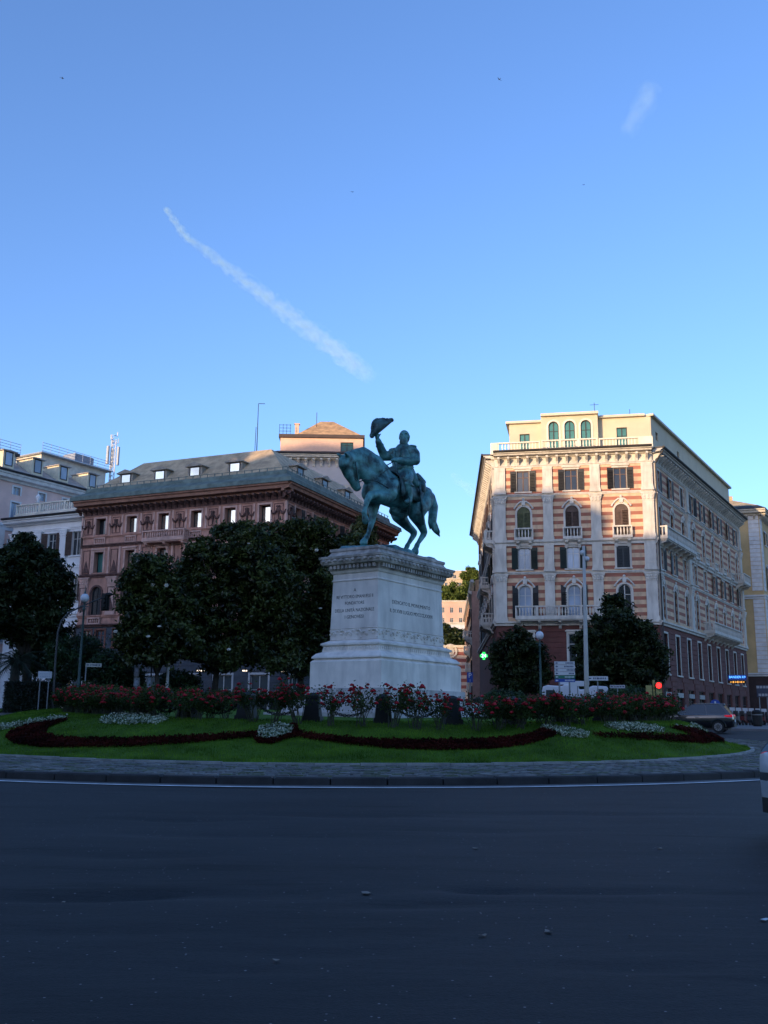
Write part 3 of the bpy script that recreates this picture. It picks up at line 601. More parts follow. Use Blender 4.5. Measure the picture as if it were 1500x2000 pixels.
for fm, L, us in ((fmF, LF, uF), (fmS, LS, uS)):
    lo = [(u+s*.75, .95, 7.45, 8.95, False) for u in us for s in (-1, 1)]; sh = [(u, 1.7, 1.0, 4.9, False) for u in us]
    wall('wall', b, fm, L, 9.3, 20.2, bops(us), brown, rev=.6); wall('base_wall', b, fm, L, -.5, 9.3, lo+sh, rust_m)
    courses(b, fm, .02, L-.02, .9, 7.1, .48, sh, rust_m, .06); courses(b, fm, .02, L-.02, 7.2, 9.0, .48, lo, rust_m, .04)
    cornice(b, fm, -.75, L+.75, 20.15, 20.85, .95, M('eave_russet', (.30, .15, .10), .8, var=.25), con=.62, conmat=brown_d, con_h=.55, con_w=.16)
    fz = MB(); fz.box(0, L, -.05, .05, 19.5, 20.15); fz.build('frieze', brown_d, b, fm)
    for k, (z0, z1, pr) in enumerate(((19.42, 19.5, .1), (17.42, 17.56, .14), (16.55, 16.8, .2), (13.75, 14.05, .22), (10.1, 10.3, .16), (9.25, 9.5, .28))): band(b, fm, 0, L, z0, z1, pr, brown_d if k in (2, 3, 5) else brown)
    for u in us:
        for dz, hh in ((0, 0),):
            window(b, fm, u, 17.72, 1.1, 1.5, fr_dark, (g_dark if u < 3 else g_mirror) if fm is fmF else g_dark, sur=brown_l if fm is fmF else None, sh=None if fm is fmF else sh_dark, shw=.6, sill=False, plain=True, dep=.34)
            window(b, fm, u, 14.2, 1.05, 1.9, fr_dark, (g_teal if u < 3 else g_mirror) if fm is fmF else g_dark, sur=brown_l, hood=True, sill=False, sh=None if fm is fmF else sh_dark, shw=.55, plain=True, dep=.34)
            window(b, fm, u, 10.35, 1.15, 2.55, fr_dark, g_dark, arch=True, sur=brown_d, sill=False)
        for s in (-1, 1): window(b, fm, u+s*.75, 7.45, .95, 1.5, M('frame_russet', (.22, .07, .045), .6), glass('glass_blue_grey', (.06, .08, .10)), sur=M('surround_russet', (.20, .075, .05), .8))
        window(b, fm, u, 1.0, 1.7, 3.9, fr_white, glass('glass_shop', (.05, .075, .08)), sur=M('shop_frame_white', (.5, .5, .5), .6))
        bl = MB(); bal_mb(bl, u-.62, u+.62, 16.803, .62, -.1, .02, .2, .04); bl.build('balustrade', brown_l, b, fm)
        bl = MB(); bal_mb(bl, u-.7, u+.7, 9.503, .6, -.2, -.05, .2, .04); bl.build('balustrade', brown_l, b, fm)
    gaps = [us[0]-1.4]+[(us[i]+us[i+1])/2 for i in range(len(us)-1)]+[us[-1]+1.35]
    gar = MB()   # a carved head with two hanging swags
    gar.ell((0, -.1, .1), (.2, .14, .26), 8, 6); gar.ell((0, -.12, .36), (.24, .12, .12), 8, 4)
    for s in (-1, 1): gar.tube([(s*.15, -.08, .05), (s*.35, -.1, -.22), (s*.58, -.1, -.22), (s*.72, -.08, .08)], [.08, .1, .09, .05], 6)
    gar.tube([(0, -.06, -.1), (0, -.06, -.75)], [.12, .04], 6); garm = gar.mesh('garland', brown_d)
    pn = MB()
    for h, zc in ((1.5, 0),):
        for s in (-1, 1): pn.box(s*.42-.03, s*.42+.03, -.03, .01, -.75, .75)
        pn.box(-.39, .39, -.03, .01, .69, .75); pn.box(-.39, .39, -.03, .01, -.75, -.69)
    pnm = pn.mesh('panel_frame', brown_d)
    p2 = MB()
    for s in (-1, 1): p2.box(s*.36-.03, s*.36+.03, -.04, .01, -1.1, 1.1)
    p2.box(-.33, .33, -.04, .01, 1.04, 1.1); p2.box(-.33, .33, -.04, .01, -1.1, -1.04); p2.prism([(-.3, -1.0), (.3, -1.0), (.22, -.55), (.1, -.2), (0, .1), (-.1, -.2), (-.22, -.55)], -.05, .0); p2m = p2.mesh('panel_frame', brown_d)
    for k, u in enumerate(gaps):
        inst('garland', garm, b, fm @ T(u, 0, 18.6)); inst('panel_frame', pnm, b, fm @ T(u, 0, 18.5)); inst('panel_frame', p2m, b, fm @ T(u, 0, 15.2))
        pilaster(b, fm, u-.45, u+.45, 10.303, 13.75, brown_l, .14)
        inst('panel_frame', p2m, b, fm @ T(u, -.14, 11.75))
        for s in (-1, 1):
            st = MB(); st.box(u+s*.7-.09, u+s*.7+.09, -.07, .01, 17.57, 19.41); st.box(u+s*.62-.09, u+s*.62+.09, -.07, .01, 14.06, 16.5); st.build('lesene', brown_l, b, fm)
balcony(b, fmF, uF[2]-1.6, uF[3]-.6, 16.8, .9, brown_l, h=.75, step=.24); balcony(b, fmF, uF[5]-1.3, uF[5]+1.2, 13.9, .9, brown_l, h=.8)
balcony(b, fmS, uS[1]-1.5, uS[2]+1.5, 16.8, .9, brown_l, h=.75)
for q0, q1 in ((QC, QD), (QD, QA)):
    f2, l2 = FM(q0, q1); wall('wall', b, Lc @ f2, l2, -.5, 20.9, [], brown)
# roof: copper skirt, then hipped tile roof with dormers
def inset(P, d):
    n = len(P); c = Vector((sum(p[0] for p in P)/n, sum(p[1] for p in P)/n)); out = []
    for i in range(n):
        p0, p1, p2 = (Vector(P[(i+k) % n]) for k in (-1, 0, 1)); a = (p1-p0).normalized(); e = (p2-p1).normalized(); na = Vector((-a.y, a.x)); ne = Vector((-e.y, e.x))
        if na.dot(c-p1) < 0: na = -na
        if ne.dot(c-p1) < 0: ne = -ne
        m = (na+ne).normalized(); out.append(p1+m*(d/max(.3, m.dot(na))))
    return [(p.x, p.y) for p in out]
def tiers(par, P, levels, mats, name='roof'):
    """levels: (inset, z); ring faces between"""
    first = None
    for k in range(len(levels)-1):
        a = inset(P, levels[k][0]); c = inset(P, levels[k+1][0]); n = len(P); mb = MB()
        mb.add([(x, y, levels[k][1]) for x, y in a]+[(x, y, levels[k+1][1]) for x, y in c], [(i, (i+1) % n, n+(i+1) % n, n+i) for i in range(n)])
        if k == len(levels)-2: mb.add([(x, y, levels[k+1][1]) for x, y in c], [tuple(range(n))])
        o = mb.build(name, mats[k], par); first = first or o
    return first
Pq = [(p[0]-QA[0], p[1]-QA[1]) for p in (QA, QB, QC, QD)]
tiers(b, Pq, [(-1.05, 20.86), (-1.0, 21.25), (-.1, 21.75), (.0, 22.15), (.45, 22.2), (3.6, 25.2), (7.2, 26.3)], [copper, copper, copper, copper, M('roof_tile_grey_tan', (.46, .35, .22), .85, var=.25, scale=1.3, bump=.5, bscale=6), tile])
sn = MB()
for fm, L in ((fmF, LF), (fmS, LS)):
    n = int(L/.75); me = MB(); me.box(-.03, .03, -.03, .03, 0, .28); me = me.mesh('snow_guard', copper)
    for i in range(n): inst('snow_guard', me, b, fm @ T((i+.5)*L/n, .05, 22.15))
    rl = MB(); rl.tube([(0, .05, 22.4), (L, .05, 22.4)], .025, 5); rl.build('roof_rail', copper, b, fm)
def dormer(par, fm, u, y, z, w=1.5, h=1.25, d=2.6, m_side=roof_slate, m_roof=roof_slate, pane=None, roofh=.4):
    mb = MB(); hw = w/2
    mb.box(u-hw, u+hw, y, y+d, z, z+h); o = mb.build('dormer', m_side, par, fm)
    r = MB(); r.prism([(u-hw-.2, z+h+.003), (u+hw+.2, z+h+.003), (u+hw+.2, z+h+.08), (u, z+h+roofh), (u-hw-.2, z+h+.08)], y-.25, y+d); r.build('dormer_roof', m_roof, o, Matrix.Identity(4))
    p = MB(); p.box(u-hw+.28, u+hw-.28, y-.02, y+.02, z+.3, z+h-.1); p.build('pane', pane or g_mirror, o, Matrix.Identity(4))
    f = MB(); f.box(u-hw+.2, u+hw-.2, y-.05, y-.021, z+.22, z+.3); f.box(u-hw+.2, u-hw+.28, y-.05, y-.021, z+.3, z+h-.1); f.box(u+hw-.28, u+hw-.2, y-.05, y-.021, z+.3, z+h-.1); f.box(u-hw+.2, u+hw-.2, y-.05, y-.021, z+h-.1, z+h-.02); f.build('frame', fr_dark, o, Matrix.Identity(4))
    return o
for u in (3.6, 7.4, 11.2, 15.4): dormer(b, fmF, u, 1.05, 22.3)
for u in (4.5, 9.5, 14.5): dormer(b, fmS, u, 1.05, 22.2, pane=g_dark)
am = MB(); am.tube([(14.6, 6, 25.5), (14.6, 6, 30.6)], [.05, .03], 5); am.tube([(14.6, 6, 30.6), (15.3, 6, 30.5)], .03, 4); am.tube([(14.2, 6.3, 25.5), (14.25, 6.3, 28.4)], .03, 5); am.build('antenna', fr_dark, b, fmF)

# ---------------------------------------------------------------- white palazzo with balustrade, far left
VA, VB = (-36.4, 95.0), (-28.0, 91.0)
wh = M('stucco_blue_white', (.84, .83, .82), .85, var=.1, scale=.5)
b = thing('white_palazzo', 'white classical palazzo with roof balustrade, pilasters and brown shutters beside the brown palazzo', 'building', (VA[0], VA[1], 0)); Lc = local(b)
fm, L = FM(VA, VB); fm = Lc @ fm; us = [1.9, 5.15, 8.2]
ops = [(u, 1.05, z, z+2.3, False) for u in us for z in (16.2, 11.9)]+[(u, 1.0, 7.6, 9.4, False) for u in us]+[(u, 1.1, 2.4, 4.6, False) for u in us]
wall('wall', b, fm, L, -.5, 20.0, ops, wh); cornice(b, fm, -.7, L+.2, 19.5, 20.05, .9, wh, roofedge=dark_edge); band(b, fm, 0, L, 18.75, 19.0, .15, wh); band(b, fm, 0, L, 10.4, 10.8, .25, wh); band(b, fm, 0, L, 14.9, 15.15, .12, wh)
courses(b, fm, .02, L-.02, 1.0, 10.2, .5, [o for o in ops if o[2] < 11], wh)
for u in us:
    for z in (16.2, 11.9): window(b, fm, u, z, 1.05, 2.3, fr_white, g_dark, sh=sh_brown, shw=.62, sur=wh)
    window(b, fm, u, 7.6, 1.0, 1.8, fr_white, g_dark, sh=sh_dark, shw=.5, sur=wh); window(b, fm, u, 2.4, 1.1, 2.2, fr_white, g_dark, sur=wh)
for u in (.35, 3.5, 6.7): pilaster(b, fm, u-.4, u+.4, 10.803, 18.75, wh, .22)
bt = MB(); bal_mb(bt, -.1, L, 20.75, 1.0, .2, .42, .3, .06, post=3); bt.box(-.15, L, .1, .5, 20.2, 20.745); bt.build('balustrade', M('balustrade_cream', (.78, .72, .6), .85), b, fm)
ur = MB(); ur.lathe([(.12, 0), (.2, .1), (.1, .25), (.28, .6), (.2, .75), (.05, .9)], 10, (2.6, .3, 21.76)); ur.build('urn', wh, b, fm, True)
f2 = MB(); f2.box(0, L, .3, 9, -.5, 19.9); f2.build('rear_wall', wh, b, fm)
# ---------------------------------------------------------------- pink hotel, far left
HA, HB = (-45.2, 85.0), (-29.4, 110.5)
pink = M('stucco_pink', (.86, .58, .49), .85, var=.1, scale=.5); mans = M('mansard_grey', (.42, .38, .35), .85, var=.2, scale=1.2); pw = M('trim_bluish_white', (.78, .76, .74), .85, var=.1)
b = thing('pink_hotel', 'pink stuccoed building with white trim, mansard dormers and roof terraces at far left', 'building', (HA[0], HA[1], 0)); Lc = local(b)
fm, L = FM(HA, HB); fm = Lc @ fm; us = [2.2+3.15*i for i in range(9)]
ops = [(u, .85, 23.3, 24.1, False) for u in us]+[(u, 1.0, z, z+1.9, False) for u in us for z in (20.6, 16.6, 12.6, 8.4)]+[(u, 1.0, 2.6, 5.0, False) for u in us]
wall('wall', b, fm, L, 7.0, 24.6, ops, pink); wall('base_wall', b, fm, L, -.5, 7.0, ops, pw); courses(b, fm, .02, L-.02, 1.0, 6.8, .5, [o for o in ops if o[2] < 7], pw)
cornice(b, fm, -.5, L+.5, 24.5, 25.3, .9, M('trim_cream_white', (.72, .68, .62), .85), roofedge=dark_edge); band(b, fm, 0, L, 19.5, 20.2, .2, pw); band(b, fm, 0, L, 7.0, 7.4, .25, pw); band(b, fm, 0, L, 11.6, 11.9, .15, pw)
for u in us:
    window(b, fm, u, 23.3, .85, .8, fr_white, g_pale, sur=pw, sill=False)
    for z in (20.6, 16.6, 12.6, 8.4): window(b, fm, u, z, 1.0, 1.9, fr_white, g_pale, sur=pw)
    window(b, fm, u, 2.6, 1.0, 2.4, fr_white, g_dark, sh=sh_brown, shw=.5)
for i in range(0, 9, 2): pilaster(b, fm, us[i]-2.0, us[i]-1.1, 7.403, 19.5, pw, .2, cap=False)
rb = MB(); rb.box(.0, L, .3, 13, -.5, 25.2); rb.build('rear_wall', pink, b, fm)
mr = MB(); mr.add([(-.4, -.6, 25.45), (L+.4, -.6, 25.45), (L+.2, 2.6, 27.3), (-.2, 2.6, 27.3)], [(0, 1, 2, 3)]); mr.box(-.2, L+.2, 2.61, 12.5, 25.3, 27.29); mr.build('roof', mans, b, fm)
for i, u in enumerate([13.6, 17.2, 20.6, 24.6]): dormer(b, fm, u, .1, 25.9, 1.35, 1.7, 2.6, M('dormer_cream', (.74, .67, .50), .85), mans, g_pale, .15)
at1 = MB(); at1.box(-.2, 17.0, 3.4, 12, 27.0, 28.3); at1.build('penthouse', M('stucco_ivory', (.70, .66, .58), .85, var=.12), b, fm)
at2 = MB(); at2.box(-.4, 17.2, 3.1, 12.2, 28.303, 28.6); at2.build('terrace_edge', dark_edge, b, fm)
at3 = MB(); at3.box(20.0, 29.2, 3.2, 12, 27.0, 29.3); at3.build('penthouse', M('stucco_ivory', (.5, .48, .42)), b, fm)
for u0, u1, y, z in ((9.5, 17.2, 3.1, 28.6), (19.6, 29.6, 2.6, 29.4)):
    rl = MB(); n = int((u1-u0)/1.1)
    for k in range(4): rl.tube([(u0, y, z+.3*k+.1), (u1, y, z+.3*k+.1)], .025, 4)
    for k in range(n+1): rl.tube([(u0+(u1-u0)*k/n, y, z), (u0+(u1-u0)*k/n, y, z+1.1)], .03, 4)
    rl.build('terrace_railing', M('galvanised', (.42, .45, .50), .4, metal=.6, var=.1), b, fm)
dk = MB(); dk.box(19.5, 29.7, 2.5, 12.2, 29.303, 29.4); dk.build('terrace_deck', M('galvanised', (.4, .4, .4)), b, fm)
for x0, x1, y0, y1, z0, z1 in ((25.2, 28.0, 4, 6, 29.4, 30.7), (11.8, 12.6, 3.6, 4.3, 28.6, 29.3), (13.0, 13.8, 3.6, 4.3, 28.6, 29.2), (14.2, 15, 3.6, 4.3, 28.6, 29.2)): ac = MB(); ac.box(x0, x1, y0, y1, z0, z1); ac.box(x0+.1, x1-.1, y0+.1, y1-.1, z1, z1+.08); ac.build('roof_unit', M('unit_grey', (.25, .28, .33), .6), b, fm)
o = MB(); o.box(2.0, 9.6, 3.6, 9, 28.603, 30.0); o.build('roof_hut', M('hut_brown', (.06, .045, .04), .8), b, fm)
o = MB(); o.tube([(9.0, 3.5, 28.6), (9.0, 3.5, 31.4)], .05, 5); o.build('flagpole', fr_dark, b, fm)
# telecom mast
mp = at(216, 950, 112); t = thing('telecom_mast', 'white lattice telecom mast with panel antennas on the hotel roof', 'mast', (mp.x, mp.y, mp.z-.6)); z0 = 0
mm = M('mast_white', (.6, .62, .65), .5, var=.1); o = MB()
t.scale = (1.1, 1.1, 1.05)
for a in range(3): o.tube([(.28*math.cos(a*2.09), .28*math.sin(a*2.09), -1.5), (.28*math.cos(a*2.09), .28*math.sin(a*2.09), 6.0)], .05, 5)
for k in range(12):
    for a in range(3): o.tube([(.28*math.cos(a*2.09), .28*math.sin(a*2.09), k*.5), (.28*math.cos(a*2.09+2.09), .28*math.sin(a*2.09+2.09), k*.5+.5)], .03, 4)
o.build('lattice', mm, t)
pa = MB(); pa.box(-.16, .16, -.09, .09, 0, 2.1); pa = pa.mesh('panel_antenna', M('antenna_panel', (.42, .45, .48), .6))
for a in (200, 320, 80): inst('panel_antenna', pa, t, RZ(R_(a)) @ T(0, -.62, 3.0))
dm = MB()
for a, z in ((10, 5.6), (130, 6.2), (250, 5.9), (60, 6.5)): dm.tube([(0, 0, z), (.5*math.cos(R_(a)), .5*math.sin(R_(a)), z), (.5*math.cos(R_(a)), .5*math.sin(R_(a)), z+.5)], .05, 5)
dm.build('aerial_arm', mm, t)

# ---------------------------------------------------------------- tall block behind the brown palazzo
b = thing('tall_apartment_block', 'tall pale block with pink attic and tiled hip roof behind the brown palazzo', 'building', (-14, 118, 0)); Lc = local(b)
fm, L = FM((-13.3, 118), (-2.3, 118.2)); fm = Lc @ fm; lav = M('stucco_lavender_grey', (.44, .42, .43), .85, var=.08, scale=.4)
wall('wall', b, fm, L, 8, 32.6, [(L-2.2, 1.0, 28.2, 29.6, False)], lav); window(b, fm, L-2.2, 28.2, 1.0, 1.4, M('grid_blue', (.08, .12, .30), .6), glass('glass_blue', (.08, .13, .32)))
gr = MB()
for k in range(1, 4): gr.box(L-2.7, L-1.7, .1, .13, 28.2+.35*k-.02, 28.2+.35*k+.02); gr.box(L-2.7+.25*k-.02, L-2.7+.25*k+.02, .06, .098, 28.2, 29.6)
gr.build('window_grille', M('grid_blue', (.08, .12, .3)), b, fm)
cp = M('cornice_stone_pale', (.66, .62, .55), .85, var=.15)
cornice(b, fm, -.7, L+.7, 32.75, 33.2, 1.1, cp, con=.95, con_h=.9, con_w=.3, roofedge=dark_edge)
sd_ = MB(); sd_.box(0, L, .05, 16, 8, 32.8); sd_.build('rear_wall', M('stucco_beige_side', (.45, .42, .37), .85), b, fm)
sp = MB(); sp.add([(-.9, -1.15, 33.36), (L+.9, -1.15, 33.36), (L, .2, 33.9), (0, .2, 33.9)], [(0, 1, 2, 3)]); sp.build('roof_skirt', M('roof_dark_tile', (.10, .07, .055), .85), b, fm)
pk = M('stucco_salmon', (.68, .45, .34), .85, var=.07); wall('attic_wall', b, fm @ T(0, .25, 0), L-.4, 33.4, 35.6, [(L-2.4, 1.6, 33.9, 35.1, False)], pk, u0=.3)
window(b, fm @ T(0, .25, 0), L-2.4, 33.9, 1.6, 1.2, fr_dark, glass('glass_green', (.02, .06, .045)))
k = MB(); k.box(.3, .32, .26, 12, 33.4, 35.6); k.box(L-.42, L-.4, .26, 12, 33.4, 35.6); k.build('attic_side', pk, b, fm)
k = MB(); k.box(.1, L-.2, -.05, 12.2, 35.603, 36.0); k.build('eave', M('eave_dark_brown', (.07, .05, .045), .8), b, fm)
k = MB(); A0 = [(2.2, .3, 36.003), (L-.5, .3, 36.003), (L-.5, 12, 36.003), (2.2, 12, 36.003), (L*.5-.5, 5, 39.2), (L*.5+1.2, 5, 39.2)]
k.add(A0, [(0, 1, 5, 4), (1, 2, 5), (2, 3, 4, 5), (3, 0, 4)]); k.build('roof', M('roof_tile_orange', (.50, .31, .15), .85, var=.3, scale=1.5, bump=.5, bscale=6), b, fm)
k = MB(); k.box(2.0, 2.5, 1, 1.5, 36.0, 37.6); k.box(1.9, 2.6, .9, 1.6, 37.603, 37.7); k.build('chimney', pk, b, fm)
k = MB()
for i in range(4): k.tube([(.15+.45*i, 0.1, 36), (.15+.45*i, 0.1, 37.3)], .025, 4)
for i in range(3): k.tube([(.15, .1, 36.4+.4*i), (1.6, .1, 36.4+.4*i)], .025, 4)
k.tube([(4.6, 3, 37), (4.6, 3, 39.8)], .04, 5); k.build('railing', fr_dark, b, fm)

# ---------------------------------------------------------------- yellow palazzo, far right
YA, YB, YC = (36.5, 125.5), (47.3, 121.5), (66.0, 153.0)
yel = M('stucco_ochre_yellow', (.58, .40, .19), .85, var=.12, scale=.5); yst = M('quoin_stone', (.68, .66, .64), .85, var=.12)
b = thing('yellow_palazzo', 'ochre yellow palazzo with pale stone quoins beyond the striped corner building', 'building', (YA[0], YA[1], 0)); Lc = local(b)
for (p, q) in ((YA, YB), (YB, YC)):
    fm, L = FM(p, q); fm = Lc @ fm; us = [3.6+4.0*i for i in range(int((L-3)/4))] if p is YB else []
    ops = [(u, 1.1, z, z+h, False) for u in us for z, h in ((23.6, 1.7), (17.8, 2.9), (13.6, 2.0), (9.8, 2.4))]
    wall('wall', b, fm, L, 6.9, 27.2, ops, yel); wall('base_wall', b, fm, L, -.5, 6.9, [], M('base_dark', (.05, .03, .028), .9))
    cornice(b, fm, -.3, L+.8, 27.0, 27.7, .9, M('cornice_cream', (.5, .45, .36), .85), con=.9, con_h=.5); band(b, fm, 0, L, 16.4, 16.9, .3, yst); band(b, fm, 0, L, 6.9, 7.3, .3, yst)
    for u in us:
        for z, h in ((23.6, 1.7), (17.8, 2.9), (13.6, 2.0), (9.8, 2.4)): window(b, fm, u, z, 1.1, h, fr_dark, g_dark, sh=sh_dark, shw=.5, sur=yst, hood=(h > 2.5))
    qm = MB(); qm.box(-.62, .62, -.1, .02, .02, .5); qm = qm.mesh('quoin', yst)
    for k in range(37):
        if 16.2 < 7.35+.53*k < 16.95: continue
        inst('quoin', qm, b, fm @ T(L-.7 if p is YA else .7, 0, 7.35+.53*k))
Py = [(p[0]-YA[0], p[1]-YA[1]) for p in (YA, YB, YC, (55, 160))]
tiers(b, Py, [(-1.0, 27.75), (.0, 28.3), (3.5, 29.8)], [dark_edge, tile])
k = MB(); k.box(9, 10.2, 3, 4, 29, 31.0); k.box(5, 6, 4, 5, 29, 31.4); k.frustum(8, 7, 29, 32, 2, 2, .6, .6); k.build('chimney', tile, b)
# ================================================================ monument
MCX, MCY = .227, 37.2; MRZ = math.atan2(-.834, -.552)
stone = M('monument_stone', (.80, .73, .66), .8, var=.14, scale=.7, bump=.2, bscale=12)
weather(stone, (.50, .45, .41), .5)
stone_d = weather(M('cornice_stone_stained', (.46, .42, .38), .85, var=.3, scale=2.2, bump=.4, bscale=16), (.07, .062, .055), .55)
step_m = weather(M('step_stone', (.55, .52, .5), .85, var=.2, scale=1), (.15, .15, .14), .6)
ped = thing('monument_pedestal', 'tall pale stone pedestal with engraved inscriptions under the bronze rider', 'pedestal', (MCX, MCY, 0), MRZ)
def tier(name, prof, mat, par=ped):
    """prof: (half_x, half_y, z) stacked rings"""
    mb = MB(); n = len(prof); v = []
    for a, c, z in prof: v += [(-a, -c, z), (a, -c, z), (a, c, z), (-a, c, z)]
    f = [(3, 2, 1, 0), tuple(4*(n-1)+i for i in range(4))]
    for k in range(n-1): f += [(4*k+i, 4*k+(i+1) % 4, 4*k+4+(i+1) % 4, 4*k+4+i) for i in range(4)]
    mb.add(v, f); return mb.build(name, mat, par)
A, Bh = 2.80, 1.535
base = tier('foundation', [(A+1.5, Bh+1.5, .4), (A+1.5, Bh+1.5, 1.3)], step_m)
_q = random.Random(5)
def block_ring(ax, by, z0, z1, dep, nl, ns):
    """separate dressed blocks along the four sides"""
    for sx, sy, L, n in ((1, 0, by, ns), (-1, 0, by, ns), (0, 1, ax, nl), (0, -1, ax, nl)):
        for i in range(n):
            a0 = -L+2*L*i/n; a1 = -L+2*L*(i+1)/n; gp = .006
            mb = MB()
            if sx: x0, x1 = sorted((sx*(ax-dep), sx*ax)); mb.box(x0, x1, a0+gp+(dep if 0 else 0), a1-gp, z0+gp, z1)
            else:
                lo, hi = a0+gp, a1-gp
                if i == 0: lo = -L+dep+gp
                if i == n-1: hi = L-dep-gp
                y0, y1 = sorted((sy*(by-dep), sy*by)); mb.box(lo, hi, y0, y1, z0+gp, z1-.002)
            mb.build('step_block', step_m, base)
block_ring(A+1.15, Bh+1.15, 1.2, 1.72, .6, 5, 3); block_ring(A+.72, Bh+.72, 1.72, 2.14, .6, 5, 3); block_ring(A+.12, Bh+.12, 2.14, 2.57, .7, 4, 3)
core = MB(); core.box(-A, A, -Bh, Bh, 1.3, 2.56); core.build('core', step_m, base)
tier('plinth_block', [(A, Bh, 2.575), (A, Bh, 3.50), (A-.06, Bh-.06, 3.56)], stone)
tier('plinth_moulding', [(A-.09, Bh-.09, 3.563), (A-.09, Bh-.09, 3.61), (A-.02, Bh-.02, 3.63), (A-.03, Bh-.03, 3.68), (A-.14, Bh-.14, 3.80), (A-.30, Bh-.30, 3.86), (A-.30, Bh-.30, 3.90), (A-.33, Bh-.33, 4.06), (A-.25, Bh-.25, 4.10), (A-.25, Bh-.25, 4.16), (A-.42, Bh-.42, 4.24), (A-.48, Bh-.48, 4.27)], stone)
SA, SB_ = A-.5, Bh-.5
tier('shaft', [(SA, SB_, 4.273), (SA, SB_, 4.75), (SA-.05, SB_-.05, 6.42)], stone)
tier('neck_band', [(SA-.02, SB_-.02, 6.423), (SA-.02, SB_-.02, 6.46), (SA-.05, SB_-.05, 6.49), (SA-.05, SB_-.05, 6.68), (SA+.0, SB_+.0, 6.72), (SA+.04, SB_+.04, 6.80)], stone)
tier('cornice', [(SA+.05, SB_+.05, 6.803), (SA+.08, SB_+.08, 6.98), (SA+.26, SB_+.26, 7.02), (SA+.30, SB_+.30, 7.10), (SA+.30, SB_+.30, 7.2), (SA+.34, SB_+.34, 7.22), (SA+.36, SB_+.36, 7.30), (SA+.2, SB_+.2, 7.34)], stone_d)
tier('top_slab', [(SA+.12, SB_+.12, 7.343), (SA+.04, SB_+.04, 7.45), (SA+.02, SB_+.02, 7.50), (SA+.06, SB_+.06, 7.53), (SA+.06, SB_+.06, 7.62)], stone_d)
dn = MB(); dn.box(-.05, .05, -.05, .05, 0, .13); dn = dn.mesh('dentil', stone_d); egg = MB(); egg.ell((0, 0, 0), (.10, .05, .06), 8, 5); egg = egg.mesh('egg_ornament', stone_d, True)
for L, fx in ((SA, 0), (SB_, 1)):
    for s in (-1, 1):
        n = int(2*L/.17)
        for i in range(n):
            u = -L+2*L*(i+.5)/n; p = (u, s*(SB_+.13)) if not fx else (s*(SA+.13), u); inst('dentil', dn, ped, T(p[0], p[1], 6.86))
        n = int(2*(L+.3)/.25)
        for i in range(n):
            u = -(L+.28)+2*(L+.28)*(i+.5)/n; p = (u, s*(SB_+.31)) if not fx else (s*(SA+.31), u); inst('egg_ornament', egg, ped, T(p[0], p[1], 7.15) @ (RZ(math.pi/2) if fx else Matrix.Identity(4)))
# relief frieze of scrolls round the foot of the shaft, and a leaf moulding
rf = MB(); lf = MB()
for L, fx, off in ((SA, 0, SB_), (SB_, 1, SA)):
    for s in (-1, 1):
        def P(u, z, d=0.): return (u, s*(off+d), z) if not fx else (s*(off+d), u, z)
        n = int(2*L/.34)
        for i in range(n):
            u = -L+2*L*(i+.5)/n; sg = 1 if i % 2 else -1; pts = []
            for k in range(9):
                t = k/8; rr = .17*(1-t*.75); an_ = 4.2*t*sg+(0 if sg > 0 else math.pi); pts.append(P(u+rr*math.cos(an_), 4.50+sg*.03+rr*math.sin(an_)*.85, .012))
            rf.tube(pts, [.042-.018*k/8 for k in range(9)], 5); rf.ell(P(u, 4.5, .01), (.045, .045, .045), 6, 4); rf.ell(P(u+.15, 4.50-sg*.12, .01), (.06, .03, .04) if not fx else (.03, .06, .04), 6, 4)
        for z in (4.30, 4.70):
            a = P(-L, z, .008); c = P(L, z, .008); rf.tube([a, c], .014, 4)
        n = int(2*(L+.17)/.13)
        for i in range(n):
            u = -(L+.17)+2*(L+.17)*(i+.5)/n
            q = (u, s*(off+.185), 3.98) if not fx else (s*(off+.185), u, 3.98); lf.ell(q, (.035, .05, .075) if not fx else (.05, .035, .075), 6, 4)
o = rf.build('scroll_relief', stone, ped); o['kind'] = 'stuff'; o = lf.build('leaf_moulding', stone, ped); o['kind'] = 'stuff'
ink = M('inscription_dark', (.035, .033, .032), .8, var=.2)
FX = Matrix(((0, 0, 1, SA-.012), (1, 0, 0, 0), (0, 1, 0, 0), (0, 0, 0, 1))); FY = Matrix(((-1, 0, 0, 0), (0, 0, 1, SB_-.012), (0, 1, 0, 0), (0, 0, 0, 1)))
for body, z, s, w in (('A', 6.07, .17, 1), ('RE VITTORIO EMANUELE II', 5.83, .17, .80), ('FONDATORE', 5.60, .165, .86), ('DELLA UNITÀ NAZIONALE', 5.34, .17, .84), ('I GENOVESI', 5.10, .17, .95)):
    text(body, s, ink, 'inscription', ped, Matrix.Translation((-.05*(z-4.75)/1.67+.001, 0, z)) @ FX, .015, sx=w)
for body, z, s, w in (('DEDICATO IL MONUMENTO', 5.68, .19, 1.1), ('IL DI XVIII LUGLIO MDCCCLXXXVI', 5.36, .19, 1.02)):
    text(body, s, ink, 'inscription', ped, Matrix.Translation((0, -.05*(z-4.75)/1.67+.001, z)) @ FY, .015, sx=w)

